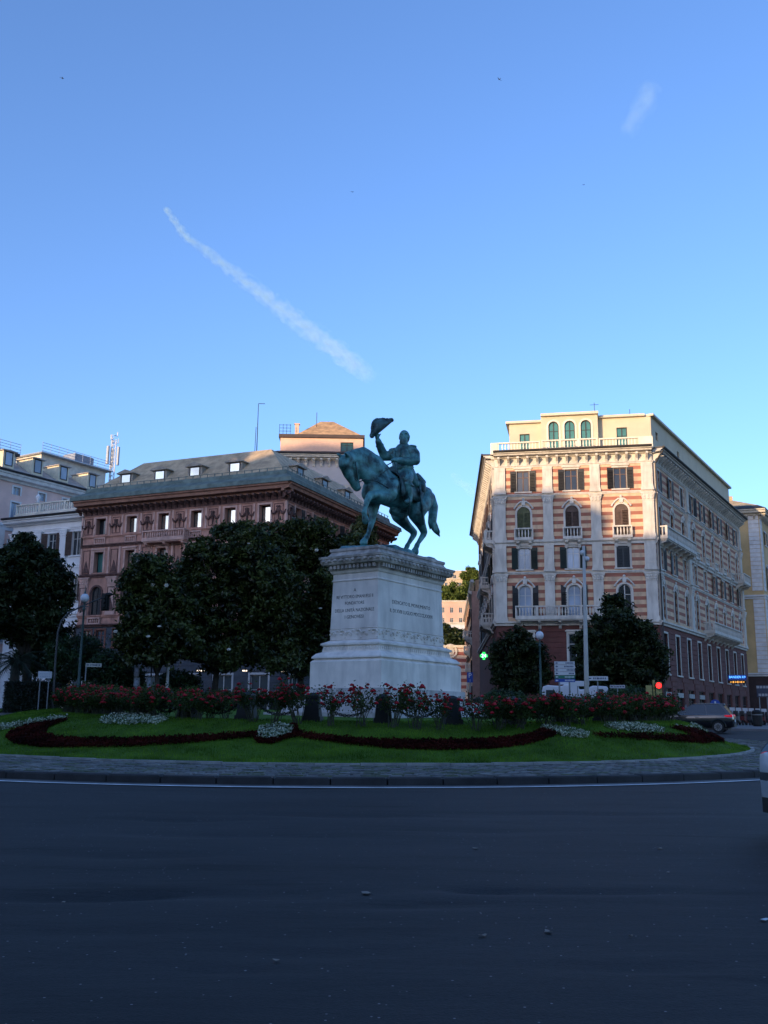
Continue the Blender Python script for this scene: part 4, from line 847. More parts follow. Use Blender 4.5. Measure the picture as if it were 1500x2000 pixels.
# ---------------------------------------------------------------- bronze rider
bronze = M('bronze_verdigris', (.025, .075, .078), .48, metal=.2, var=.35, scale=2.4, col2=(.085, .25, .25), bump=.9, bscale=7, detail=8, lo=.38, hi=.62)
bronze_d = M('bronze_dark', (.022, .045, .048), .5, metal=.3, var=.5, scale=3.5, col2=(.045, .11, .115), bump=.5, bscale=16)
st = thing('equestrian_statue', 'green bronze statue of a bearded rider raising his hat on a stepping horse', 'statue', (MCX, MCY, 0), MRZ)
def organic(name, chains, blobs, mat, voxel, smooth=6, par=None):
    mb = MB()
    for pts in chains:
        # resample and put overlapping balls along the chain
        for (p, q) in zip(pts[:-1], pts[1:]):
            a, c = Vector(p[:3]), Vector(q[:3]); r0, r1 = p[3], q[3]; n = max(2, int((a-c).length/(.35*min(r0, r1)))+1); fl = p[4] if len(p) > 4 else 1.
            for k in range(n+1):
                t = k/n; r = r0+(r1-r0)*t; mb.ell(a.lerp(c, t), (r, r*fl, r), 10, 7)
    for bl in blobs: mb.ell(bl[0], bl[1], 12, 8, Matrix.Rotation(bl[3] if len(bl) > 3 else 0, 3, bl[2] if len(bl) > 2 else 'Y'))
    me = mb.mesh('tmp', mat); o = bpy.data.objects.new('tmp', me); COL.objects.link(o)
    r = o.modifiers.new('r', 'REMESH'); r.mode = 'VOXEL'; r.voxel_size = voxel; r.use_smooth_shade = True
    s = o.modifiers.new('s', 'SMOOTH'); s.iterations = smooth; s.factor = .5
    dg = bpy.context.evaluated_depsgraph_get(); m2 = bpy.data.meshes.new_from_object(o.evaluated_get(dg)); bpy.data.objects.remove(o)
    m2.materials.clear(); m2.materials.append(mat); m2.name = name
    return inst(name, m2, par)
hz = 7.92
horse = organic('horse', [
    [(1.15, 0, 10.0, .44), (.8, 0, 10.18, .60, .92), (.2, 0, 10.22, .66, .92), (-.5, 0, 10.20, .66, .96), (-1.2, 0, 10.28, .62, 1.0), (-1.8, 0, 10.32, .62, 1.0), (-2.25, 0, 10.25, .46, 1.)],
    [(.6, 0, 10.45, .64, .68), (1.05, -.03, 10.86, .56, .54), (1.5, -.08, 11.04, .48, .48), (1.9, -.15, 11.06, .42, .46), (2.2, -.22, 11.0, .34, .52), (2.42, -.26, 10.92, .28, .62)],
    [(2.42, -.26, 10.95, .30, .75), (2.62, -.3, 10.72, .29, .68), (2.38, -.31, 10.44, .25, .70), (2.02, -.31, 10.16, .19, .85), (1.86, -.31, 10.02, .175, .95)],
    [(2.14, -.25, 10.72, .30, .72), (2.05, -.28, 10.44, .22, .8), (1.8, -.3, 10.12, .13, .9)], [(1.15, 0, 10.4, .46, .6), (1.7, -.1, 10.7, .36, .55)],
    [(.72, -.34, 9.95, .40), (.60, -.36, 9.52, .25), (.70, -.32, 9.06, .145), (.74, -.31, 8.92, .135), (1.02, -.3, 8.34, .085), (1.12, -.3, 8.22, .11), (1.22, -.3, 8.08, .09)], [(1.22, -.3, 8.1, .11), (1.32, -.3, hz+.05, .16)],
    [(.75, .36, 9.95, .42), (1.05, .42, 9.68, .27), (1.5, .40, 9.67, .19), (1.86, .36, 9.62, .155), (2.04, .35, 9.42, .125), (2.2, .33, 9.0, .085), (2.22, .33, 8.9, .11), (2.18, .33, 8.76, .09)], [(2.18, .33, 8.76, .11), (2.12, .33, 8.62, .15)],
    [(-1.75, .36, 10.15, .52), (-1.25, .46, 9.66, .42), (-1.15, .47, 9.45, .33), (-1.65, .40, 9.1, .20), (-2.0, .34, 8.86, .145), (-1.98, .33, 8.76, .13), (-1.62, .29, 8.35, .09), (-1.55, .28, 8.24, .115), (-1.46, .28, 8.1, .095)], [(-1.46, .28, 8.1, .115), (-1.4, .28, hz+.05, .165)],
    [(-1.75, -.36, 10.15, .5), (-1.35, -.44, 9.66, .38), (-1.3, -.44, 9.48, .29), (-1.85, -.36, 9.14, .19), (-2.28, -.3, 8.95, .14), (-2.25, -.3, 8.84, .125), (-1.8, -.28, 8.4, .088), (-1.72, -.28, 8.3, .11), (-1.6, -.28, 8.14, .09)], [(-1.6, -.28, 8.14, .11), (-1.5, -.28, hz+.05, .16)],
    [(-2.3, 0, 10.62, .16), (-2.62, .03, 10.72, .17), (-2.95, .08, 10.5, .2), (-3.08, .12, 10.1, .22), (-3.0, .15, 9.7, .19), (-2.95, .16, 9.35, .16), (-3.12, .2, 9.1, .10), (-3.4, .24, 8.92, .04)],
    [(-2.98, .2, 9.6, .09), (-2.85, .24, 9.25, .06), (-2.98, .26, 9.0, .03)], [(-3.05, .1, 9.9, .1), (-3.2, .12, 9.5, .07), (-3.12, .2, 9.15, .04)], [(-2.9, .1, 9.7, .1), (-2.78, .1, 9.4, .06), (-2.86, .1, 9.12, .03)], [(-3.05, .25, 9.4, .07), (-3.25, .3, 9.1, .05), (-3.3, .3, 8.85, .02)],
    [(.55, .5, 10.3, .24), (.85, .52, 9.95, .26), (1.0, .46, 9.75, .2)], [(-1.9, .5, 10.4, .26), (-1.6, .56, 10.0, .30), (-1.3, .56, 9.7, .26)], [(1.3, .2, 10.0, .2), (1.2, .25, 9.75, .18)], [(1.3, -.2, 10.0, .2), (1.2, -.25, 9.75, .18)],
    [(2.62, -.14, 10.98, .08), (2.82, -.1, 11.04, .065), (2.98, -.08, 11.06, .02)], [(2.62, -.38, 10.98, .08), (2.82, -.42, 11.04, .065), (2.98, -.44, 11.06, .02)],
    [(-.2, 0, 9.42, .16), (-.75, 0, 9.42, .15), (-.9, 0, 9.32, .07)],
    [(2.2, -.2, 11.28, .1), (1.7, -.1, 11.46, .12), (1.2, -.1, 11.40, .12), (.7, -.05, 11.2, .14), (.3, 0, 10.98, .16)],
], [((1.35, 0, 9.85), (.22, .4, .35)), ((2.80, -.32, 10.80), (.10, .14, .14)), ((1.80, -.31, 9.98), (.16, .18, .13)), ((2.52, -.13, 10.66), (.07, .05, .06)), ((2.52, -.5, 10.66), (.07, .05, .06))], bronze, .034, 5, st)
rider = organic('rider', [
    [(-.78, 0, 11.0, .40, 1.05), (-.84, 0, 11.35, .36, 1.15), (-.9, 0, 11.7, .41, 1.2), (-.94, 0, 11.95, .36, 1.3)],
    [(-.95, 0, 12.1, .2), (-.98, 0, 12.32, .14), (-1.0, 0, 12.42, .15)],
    [(-.94, -.38, 11.98, .23), (-.86, -.6, 11.88, .21), (-.74, -.76, 11.85, .19), (-.5, -.77, 12.1, .17), (-.27, -.76, 12.36, .13)],
    [(-.94, .38, 11.98, .24), (-.92, .56, 11.8, .21), (-.82, .66, 11.5, .19), (-.5, .5, 11.43, .165), (-.2, .25, 11.42, .12)],
    [(-.7, .28, 10.98, .29), (-.35, .58, 10.72, .25), (-.08, .74, 10.5, .2), (-.12, .76, 10.2, .175), (-.2, .77, 9.86, .12), (-.17, .77, 9.74, .12), (.1, .80, 9.64, .085)],
    [(-.7, -.28, 10.98, .29), (-.35, -.58, 10.72, .25), (-.08, -.74, 10.5, .2), (-.12, -.76, 10.2, .175), (-.2, -.77, 9.86, .12), (-.17, -.77, 9.74, .12), (.1, -.80, 9.64, .085)],
    # hands: palm, four fingers, thumb
    [(-.2, .25, 11.42, .09), (-.08, .16, 11.42, .085)], [(-.08, .2, 11.44, .035), (.02, .14, 11.40, .03), (-.02, .08, 11.34, .027)], [(-.08, .13, 11.46, .035), (.02, .08, 11.42, .03), (-.03, .03, 11.37, .027)], [(-.1, .08, 11.46, .033), (-.02, .03, 11.44, .03), (-.06, 0, 11.38, .025)], [(-.13, .05, 11.44, .03), (-.07, 0, 11.42, .026)], [(-.15, .2, 11.5, .035), (-.08, .1, 11.52, .03)],
    [(-.25, -.76, 12.4, .085), (-.17, -.76, 12.54, .09)], [(-.17, -.70, 12.6, .035), (-.1, -.68, 12.68, .032), (-.05, -.72, 12.64, .028)], [(-.15, -.76, 12.62, .036), (-.07, -.75, 12.7, .032), (-.03, -.78, 12.65, .028)], [(-.15, -.82, 12.6, .034), (-.07, -.83, 12.68, .03), (-.03, -.85, 12.62, .026)], [(-.2, -.68, 12.55, .036), (-.22, -.62, 12.64, .03)],
    # collar, sash, cuffs, boot tops, coat folds
    [(-.78, -.13, 12.22, .05), (-.74, 0, 12.18, .05), (-.78, .13, 12.22, .05), (-.95, .2, 12.24, .05)], [(-.62, -.36, 11.85, .04), (-.42, 0, 11.5, .045), (-.5, .35, 11.2, .045)], [(-.5, -.4, 11.22, .06), (-.42, 0, 11.2, .065), (-.5, .42, 11.22, .06), (-.85, .5, 11.25, .06), (-1.2, 0, 11.28, .06)],
    [(-.38, -.9, 12.2, .05), (-.3, -.78, 12.32, .06), (-.42, -.64, 12.24, .05)], [(-.02, .58, 10.36, .05), (.08, .76, 10.38, .06), (-.05, .93, 10.34, .05), (-.25, .9, 10.34, .05)],
    [(-.55, .3, 11.05, .06), (-.3, .55, 10.85, .06), (-.35, .72, 10.55, .05)], [(-.95, .45, 11.0, .06), (-.95, .66, 10.7, .06), (-1.0, .72, 10.45, .05)], [(-.5, -.14, 11.95, .05), (-.44, -.1, 11.6, .045)], [(-.5, .14, 11.95, .05), (-.44, .12, 11.6, .045)],
    # coat skirts
    [(-.75, .3, 11.0, .3), (-.75, .55, 10.75, .24), (-.8, .68, 10.55, .16)], [(-.75, -.3, 11.0, .3), (-.75, -.55, 10.75, .24), (-.8, -.68, 10.55, .16)], [(-1.05, 0, 11.0, .34), (-1.3, .25, 10.85, .22)], [(-1.05, 0, 11.0, .34), (-1.3, -.25, 10.85, .22)],
], [((-1.02, 0, 12.61), (.25, .215, .29)), ((-.85, .07, 12.34), (.17, .17, .25)), ((-.785, .11, 12.58), (.06, .05, .085)), ((-.80, .10, 12.48), (.08, .14, .05)), ((-.86, .18, 12.71), (.05, .06, .035)), ((-.79, .01, 12.71), (.05, .06, .035)),
    ((-1.02, .22, 12.60), (.06, .035, .085)), ((-1.02, -.22, 12.60), (.06, .035, .085)), ((-.90, .44, 12.12), (.18, .2, .06)), ((-.90, -.44, 12.12), (.18, .2, .06)), ((-.66, .0, 11.85), (.12, .28, .22))], bronze, .024, 3, st)
ht = MB(); Ah, Bq = Vector((.04, -.84, 12.50)), Vector((-.54, -.30, 13.22)); ax = (Bq-Ah).normalized(); side = Vector((-.55, -.62, 0)).normalized(); nrm = ax.cross(side).normalized(); upv = Vector((.35, -.45, .82)); upv = (upv-ax*upv.dot(ax)).normalized(); nr2 = ax.cross(upv)
def hp(t, h, d): return Ah.lerp(Bq, t)+upv*h+nr2*d
for k in range(14):   # bicorne crown as lofted lens sections
    pass
sec = []
for k in range(13):
    t = k/12; hgt = .36*math.sin(math.pi*t)**1.5+.06; dep = .24*math.sin(math.pi*t)**.7+.05; sec.append([hp(t, hgt*math.sin(q) if math.sin(q) > 0 else .05*math.sin(q), dep*math.cos(q)) for q in [2*math.pi*j/12 for j in range(12)]])
ht.add([p for s_ in sec for p in s_], [(k*12+j, k*12+(j+1) % 12, (k+1)*12+(j+1) % 12, (k+1)*12+j) for k in range(12) for j in range(12)]+[tuple(range(12))[::-1], tuple(12*12+j for j in range(12))])
ht.ell(hp(0, .02, 0), (.1, .1, .09), 8, 5); ht.ell(hp(1, .03, 0), (.11, .11, .09), 8, 5)
hat = ht.build('hat', bronze_d, st, None, True)
pl = MB()
for k in range(26):
    t = k/25; h = .36*math.sin(math.pi*t)**1.5+.07; pl.ell(hp(t, h, _q.uniform(-.05, .05)), (.075, .075, .065), 6, 4); pl.ell(hp(t, h-.04, .08*math.sin(k*2.)), (.06, .06, .06), 6, 4)
pl.build('plume', bronze_d, hat, None, True)
# saddle cloth, saddle, girth
sc = MB(); v = []; nx, na = 9, 19
for i in range(nx+1):
    x = -1.45+1.6*i/nx
    for j in range(na):
        q = math.radians(-108+216*j/(na-1)); ry = .70+.03*math.sin(i*2.2+j); rz = .80
        v.append((x+.12*math.sin(abs(q)*.9), ry*math.sin(q), 10.12+rz*math.cos(q)))
k = len(v); v += [(a, c*1.07, 10.12+(d-10.12)*1.07) for a, c, d in v]
f = []
for i in range(nx):
    for j in range(na-1):
        a = i*na+j; f += [(a, a+1, a+na+1, a+na), (k+a, k+a+na, k+a+na+1, k+a+1)]
for j in range(na-1): f += [(j, k+j, k+j+1, j+1), (nx*na+j, nx*na+j+1, k+nx*na+j+1, k+nx*na+j)]
for i in range(nx): f += [(i*na, (i+1)*na, k+(i+1)*na, k+i*na), (i*na+na-1, k+i*na+na-1, k+(i+1)*na+na-1, (i+1)*na+na-1)]
sc.add(v, f); sc.build('saddle_cloth', bronze_d, st, None, True)
sd2 = MB(); sd2.ell((-.1, 0, 10.98), (.16, .3, .2), 10, 6); sd2.ell((-1.25, 0, 11.0), (.16, .36, .22), 10, 6); sd2.tube([(-1.5, -.5, 10.78), (-1.58, -.25, 11.0), (-1.6, 0, 11.06), (-1.58, .25, 11.0), (-1.52, .55, 10.72)], [.16, .2, .2, .2, .17], 10)
sd2.tube([(-.15, .5, 10.8), (.05, .62, 10.5)], [.15, .17], 8); sd2.ell((-1.35, .66, 10.5), (.2, .12, .3), 8, 6); sd2.tube([(-.3, .77, 10.3), (-.25, .72, 9.25), (-.25, .3, 9.36)], .03, 5)
sd2.build('saddle', bronze_d, st, None, True)
sw = MB(); sw.tube([(-.86, .78, 10.72), (-1.0, .83, 9.8), (-1.12, .84, 8.95)], [.055, .05, .04], 8); sw.tube([(-.86, .78, 10.72), (-.80, .77, 10.98)], .03, 6); sw.ell((-.84, .78, 10.76), (.05, .1, .08), 8, 5); sw.tube([(-.9, .5, 11.2), (-.88, .74, 10.75)], .02, 5); sw.build('sabre', bronze_d, st, None, True)
sp_ = MB()
for s in (1, -1): sp_.tube([(.0, s*.8, 9.56)]+[(.02+.0*math.cos(t), s*(.8+.13*math.sin(t)), 9.72+.16*-math.cos(t)) for t in [k*math.pi/5 for k in range(11)]], .022, 5); sp_.tube([(.02, s*.8, 9.88), (-.15, s*.74, 10.9)], .02, 5)
sp_.build('stirrup', bronze_d, st, None, True)
rn = MB(); rn.tube([(1.95, -.12, 10.15), (1.85, .1, 10.25), (1.55, .42, 10.2), (1.0, .66, 9.98), (.5, .72, 10.05), (.22, .62, 10.55), (.1, .3, 11.1), (-.06, .14, 11.36)], .022, 5); rn.tube([(1.95, -.5, 10.15), (1.7, -.6, 10.3), (.9, -.6, 10.6), (-.06, .1, 11.36)], .022, 5)
rn.tube([(1.35, .45, 10.5), (.8, .55, 10.9), (.1, .32, 11.15)], .018, 5)
for z, x, r in ((10.22, 2.08, .2), (10.8, 2.36, .29)): rn.tube([(x+r*math.cos(t), -.32+r*.8*math.sin(t), z+.12*math.cos(t)) for t in [k*2*math.pi/12 for k in range(13)]], .02, 5)
rn.tube([(2.05, -.1, 10.2), (2.3, -.04, 10.85)], .02, 5); rn.build('bridle', bronze_d, st, None, True)
bb = MB(); v = []; nx, ny = 22, 10
for i in range(nx+1):
    for j in range(ny+1):
        x = -(SA-.06)+2*(SA-.06)*i/nx; y = -(SB_-.05)+2*(SB_-.05)*j/ny; e = i in (0, nx) or j in (0, ny)
        v.append((x, y, 7.625 if e else 7.78+.10*math.sin(x*2.1+y)+.05*math.sin(x*5+y*4)))
bb.add(v, [(i*(ny+1)+j, (i+1)*(ny+1)+j, (i+1)*(ny+1)+j+1, i*(ny+1)+j+1) for i in range(nx) for j in range(ny)]); bb.build('bronze_ground', bronze, st, None, True)
# ================================================================ vegetation
bark = M('bark_dark', (.045, .038, .03), .9, var=.3, scale=3, bump=.5, bscale=15)
mag_leaf = leafmat('magnolia_leaf', (.014, .026, .007), .38, .15, var=.5, col2=(.060, .078, .018), spec=.35)
oak_leaf = leafmat('evergreen_leaf', (.010, .020, .006), .5, .12, var=.5, col2=(.028, .042, .012), spec=.25)
lit_leaf = leafmat('sunlit_leaf', (.05, .07, .018), .5, .3, var=.4, col2=(.10, .11, .03))  # treetop sunlight put into a lighter leaf colour
blossom = M('magnolia_blossom', (.60, .58, .50), .6, var=.1)
def tree(name, label, cx, cy, lobes, trunk_h, tr, n, leaf, lsize, mat, group=None, blossoms=0, stems=1, cat='tree'):
    """lobes: (dx,dy,z,rx,ry,rz) crown masses, z absolute"""
    z0 = g(cx, cy); t = thing(name, label, cat, (cx, cy, z0), 0, group)
    tb = MB(); rr = random.Random(int(cx*100)+int(cy)); lb = [(a, c, z-z0, x, y, w) for a, c, z, x, y, w in lobes]
    for s in range(stems):
        ox, oy = (0, 0) if stems == 1 else (rr.uniform(-.6, .6), rr.uniform(-.4, .4)); top = (ox*1.6, oy*1.6, trunk_h)
        tb.tube([(ox, oy, -.2), (ox, oy, .25), (ox*1.2+rr.uniform(-.1, .1), oy*1.2, trunk_h*.55), top], [tr*1.5, tr*1.05, tr*.9, tr*.75], 9)
        for (a, c, z, x, y, w) in lb:
            m = Vector(top).lerp(Vector((a, c, z)), .5)+Vector((rr.uniform(-.3, .3), rr.uniform(-.3, .3), .2)); e = Vector((a, c, z+w*.35))
            tb.tube([top, m, e], [tr*.55, tr*.35, tr*.1], 6)
            for k in range(4):
                q = rr.uniform(0, 6.28); e2 = Vector((a+x*.75*math.cos(q), c+y*.75*math.sin(q), z+rr.uniform(-.4, .6)*w)); tb.tube([m.lerp(e, .3), m.lerp(e2, .6)+Vector((0, 0, .2)), e2], [tr*.25, tr*.16, tr*.05], 5)
    tb.build('trunk', bark, t, None, True)
    fine = []
    for (a, c, z, x, y, w) in lb:      # break every mass into smaller uneven clumps
        fine.append((a, c, z, x*.88, y*.88, w*.88))
        for k in range(9):
            q = rr.uniform(0, 6.28); e = rr.uniform(-.9, 1.35); s_ = rr.uniform(.26, .46); rad_ = rr.uniform(.66, .98)
            fine.append((a+x*rad_*math.cos(q)*math.cos(e), c+y*rad_*math.sin(q)*math.cos(e), z+w*rad_*math.sin(e), x*s_, y*s_, w*s_*rr.uniform(.7, 1.)))
    lb0, lb = lb, fine
    vol = np.array([x*y*w for _, _, _, x, y, w in lb])**.67; vol /= vol.sum(); C = []; Nn = []
    for (a, c, z, x, y, w), f in zip(lb, vol):
        nc = max(8, int(n*f/26)); d = rng.normal(size=(nc, 3)); d /= np.linalg.norm(d, axis=1)[:, None]; ph = rng.uniform(0, 6, 4); rad = rng.uniform(.25, 1.0, nc)**.5*(1+.20*np.sin(d[:, 0]*4+ph[0])*np.sin(d[:, 2]*5+ph[1])+.16*np.sin(d[:, 1]*7+d[:, 2]*6+ph[2]))*np.where(rng.random(nc) < .12, rng.uniform(1.05, 1.32, nc), 1.)
        cc = d*rad[:, None]*np.array([x, y, w])+np.array([a, c, z]); k = np.where(rad > 1.05, rng.integers(8, 18, nc), rng.integers(14, 40, nc)); ci = np.repeat(np.arange(nc), k)
        off = rng.normal(0, 1, (len(ci), 3))*np.array([.30, .30, .20])*(leaf*2.6+.18)
        C.append(cc[ci]+off); Nn.append(d[ci]*.5+np.array([0, 0, .5]))
    C = np.concatenate(C); Nn = np.concatenate(Nn); keep = C[:, 2] > .9; C = C[keep]; Nn = Nn[keep]
    V = leaf_quads(C, leaf, Nn, .8, .42); inst('crown', quads_mesh('crown', V, mat), t)
    if blossoms:
        bm_ = MB()
        for k in range(7):
            q = k*2*math.pi/6; r0 = .0 if k == 6 else .09; bm_.ell((r0*math.cos(q), r0*math.sin(q), .03 if k < 6 else .06), (.05, .05, .038), 6, 4)
        bme = bm_.mesh('blossom', blossom, True)
        for k in range(blossoms):
            a, c, z, x, y, w = rr.choice(lb0); q = rr.uniform(-2.9, -.2); e = rr.uniform(-.5, .8)
            inst('blossom', bme, t, T(a+x*1.0*math.cos(q)*math.cos(e), c+y*1.03*math.sin(q)*math.cos(e), z+w*1.0*math.sin(e)) @ Matrix.Rotation(rr.uniform(.3, 1.3), 4, 'X'))
    return t
def lobe(px, py, Y, rx, rz, cx, cy, ry=None):
    """a crown mass centred where the photo shows it, radii in photo pixels at that depth"""
    p = at(px, py, Y); s = Y/1890.; return (p.x-cx, p.y-cy, p.z, rx*s, (ry or rx)*s, rz*s)
def tree_at(name, label, px, Y, lobes, **k):
    b_ = at(px, 1380, Y); cx, cy = b_.x, Y
    return tree(name, label, cx, cy, [lobe(l[0], l[1], Y+(l[4] if len(l) > 4 else 0), l[2], l[3], cx, cy) for l in lobes], **k)
G1 = 'trees around the square'
tree_at('magnolia_tree', 'dark broad tree at the left edge above the palm', 45, 63, [(40, 1120, 66, 62), (95, 1130, 44, 52), (10, 1190, 60, 70), (75, 1215, 60, 58), (110, 1175, 34, 44), (40, 1080, 40, 34), (-40, 1150, 60, 80)], trunk_h=3.4, tr=.3, n=40000, leaf=.155, lsize=1, mat=oak_leaf, group=G1)
tree_at('magnolia_tree', 'smaller magnolia with white blossoms in front of the brown palazzo', 303, 60, [(300, 1120, 50, 40), (262, 1165, 36, 44), (328, 1180, 50, 52), (285, 1230, 56, 48), (345, 1250, 48, 44), (255, 1245, 30, 36), (300, 1275, 52, 26)], trunk_h=2.6, tr=.17, n=36000, leaf=.15, lsize=1, mat=mag_leaf, group=G1, blossoms=6)
tree_at('magnolia_tree', 'large magnolia with white blossoms, left of the two behind the pedestal', 420, 63, [(470, 1062, 62, 48), (405, 1115, 58, 62), (500, 1120, 76, 70), (375, 1130, 34, 44), (440, 1285, 70, 28), (530, 1275, 60, 36), (440, 1190, 72, 62), (380, 1200, 42, 58), (520, 1200, 62, 66), (410, 1255, 56, 40), (490, 1265, 60, 38), (365, 1160, 34, 46), (372, 1250, 36, 36), (545, 1160, 50, 70)], trunk_h=3.0, tr=.24, n=72000, leaf=.155, lsize=1, mat=mag_leaf, group=G1, blossoms=8)
tree_at('magnolia_tree', 'large magnolia partly hidden by the pedestal, its top sunlit', 585, 68, [(560, 1060, 66, 42), (620, 1070, 66, 46), (668, 1085, 44, 46), (590, 1150, 90, 80), (660, 1160, 56, 80), (570, 1235, 76, 66), (640, 1240, 64, 66), (540, 1100, 56, 56), (590, 1290, 70, 36), (650, 1290, 50, 36)], trunk_h=3.2, tr=.26, n=62000, leaf=.155, lsize=1, mat=mag_leaf, group=G1, blossoms=4)
tree_at('street_tree', 'slim treetop in sunlit leaf colour behind the horse foreleg', 708, 78, [(706, 1030, 17, 26), (716, 1060, 20, 30), (700, 1070, 22, 30), (712, 1110, 30, 34)], trunk_h=7, tr=.14, n=5000, leaf=.2, lsize=1, mat=lit_leaf, group=G1)
tree_at('evergreen_oak', 'low dark evergreen tree left of the tall white pole', 1000, 70, [(1005, 1268, 46, 36), (985, 1312, 26, 36), (1040, 1305, 36, 44), (1012, 1328, 50, 36)], trunk_h=2.0, tr=.2, n=26000, leaf=.14, lsize=1, mat=oak_leaf, group=G1, stems=2)
tree_at('evergreen_oak', 'dark evergreen tree with a peaked crown right of the tall white pole', 1210, 67, [(1203, 1195, 32, 28), (1195, 1235, 52, 38), (1240, 1255, 48, 42), (1165, 1262, 42, 38), (1210, 1295, 78, 44), (1265, 1290, 36, 46), (1150, 1315, 32, 36), (1250, 1325, 44, 34), (1195, 1335, 56, 30)], trunk_h=1.9, tr=.24, n=56000, leaf=.14, lsize=1, mat=oak_leaf, group=G1, stems=2)
# palm
pb = at(28, 1330, 61); pz = g(pb.x, pb.y); t = thing('palm_tree', 'short palm with arching fronds at the left edge', 'palm', (pb.x, pb.y, pz)); o = MB()
o.tube([(0, 0, -.1), (.05, 0, 1.0), (0, 0, 2.2), (.03, 0, 3.2)], [.36, .3, .28, .3], 10)
for k in range(40): a = k*2.4; o.tube([(.27*math.cos(a), .27*math.sin(a), .3+k*.07), (.36*math.cos(a), .36*math.sin(a), .38+k*.07)], [.06, .03], 4)
o.build('trunk', bark, t); fr = MB()
for k in range(34):
    a = k*2.4; el = .9-1.5*(k/34); L = 2.2; pts = []
    for j in range(8):
        s = j/7*L; pts.append(Vector((math.cos(a)*s*math.cos(el*.6), math.sin(a)*s*math.cos(el*.6), 3.2+s*math.sin(el)-.32*s*s*.8)))
    fr.tube(pts, [.03*(1-j/9) for j in range(8)], 4)
    for j in range(1, 8):
        for m in range(3):
            p = pts[j-1].lerp(pts[j], m/3); tdir = (pts[j]-pts[j-1]).normalized()
            for s in (-1, 1):
                sd_v = tdir.cross(Vector((0, 0, 1))).normalized()*s; e = p+sd_v*.42*(1-.5*j/8)+tdir*.22-Vector((0, 0, .16)); w = tdir*.022
                fr.add([p-w, p+w, e], [(0, 1, 2)])
fr.build('frond', leafmat('palm_frond', (.016, .032, .016), .45, .15, var=.3), t)
# shrubs at left
def shrub(px, py, Y, rx, rz, label, mat=oak_leaf, n=5000, leaf=.12):
    p = at(px, py, Y); s = Y/1890.; z0 = g(p.x, p.y); t = thing('shrub', label, 'shrub', (p.x, p.y, z0), 0, 'shrubs under the left trees'); tb = MB()
    for k in range(7): q = k*.9; tb.tube([(0, 0, -.1), (.3*math.cos(q), .3*math.sin(q), (p.z-z0)*.6), (rx*s*.6*math.cos(q), rx*s*.5*math.sin(q), p.z-z0+.3*rz*s)], [.05, .035, .01], 5)
    tb.build('stem', bark, t); d = rng.normal(size=(n//10, 3)); d /= np.linalg.norm(d, axis=1)[:, None]; c = d*(rng.uniform(.2, 1, n//10)**.5)[:, None]*np.array([rx*s, rx*s, rz*s])+np.array([0, 0, p.z-z0]); c = np.repeat(c, 10, 0)+rng.normal(0, .14, (n//10*10, 3))
    c[:, 2] = np.maximum(c[:, 2], .02); inst('foliage', quads_mesh('foliage', leaf_quads(c, leaf, None, 1, .4), mat), t)
dgreen = leafmat('shrub_leaf', (.02, .045, .018), .5, .2, var=.5, col2=(.03, .07, .02))
for px, py, Y, rx, rz, lb in ((120, 1290, 62, 34, 50, 'loose green shrub behind the white sign'), (165, 1285, 66, 40, 42, 'bushy shrub behind the lamp post'), (215, 1310, 64, 44, 36, 'broad low shrub right of the lamp post'), (250, 1330, 65, 34, 26, 'low shrub beside the info panels'), (350, 1335, 64, 40, 20, 'low shrub under the small magnolia'), (70, 1280, 66, 40, 40, 'shrub behind the palm trunk'),
                               (985, 1365, 66, 40, 12, 'low shrub under the dark evergreen'), (1235, 1362, 63, 50, 16, 'low shrub under the peaked evergreen')): shrub(px, py, Y, rx, rz, lb, dgreen)
# clipped hedge at left
hx, hy = at(60, 1388, 59.5).x, 59.5; hzg = g(hx, hy)
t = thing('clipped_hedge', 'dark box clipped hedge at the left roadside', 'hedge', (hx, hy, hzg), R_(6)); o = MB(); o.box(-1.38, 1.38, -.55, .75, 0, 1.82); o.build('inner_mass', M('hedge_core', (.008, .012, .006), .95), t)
n = 9000; fc = rng.integers(0, 4, n); a = rng.uniform(-1.45, 1.45, n); c = rng.uniform(-.62, .8, n); z = rng.uniform(0, 1.9, n)
P = np.stack([np.where(fc == 1, np.sign(a)*1.43, a), np.where(fc == 0, -.6, c), np.where(fc == 2, 1.88, z)], 1); P[fc == 3, 1] = -.6; P += rng.normal(0, .035, P.shape)
inst('foliage', quads_mesh('foliage', leaf_quads(P, .06, None, 1, .5), leafmat('hedge_leaf', (.010, .02, .009), .5, .1, var=.4)), t)

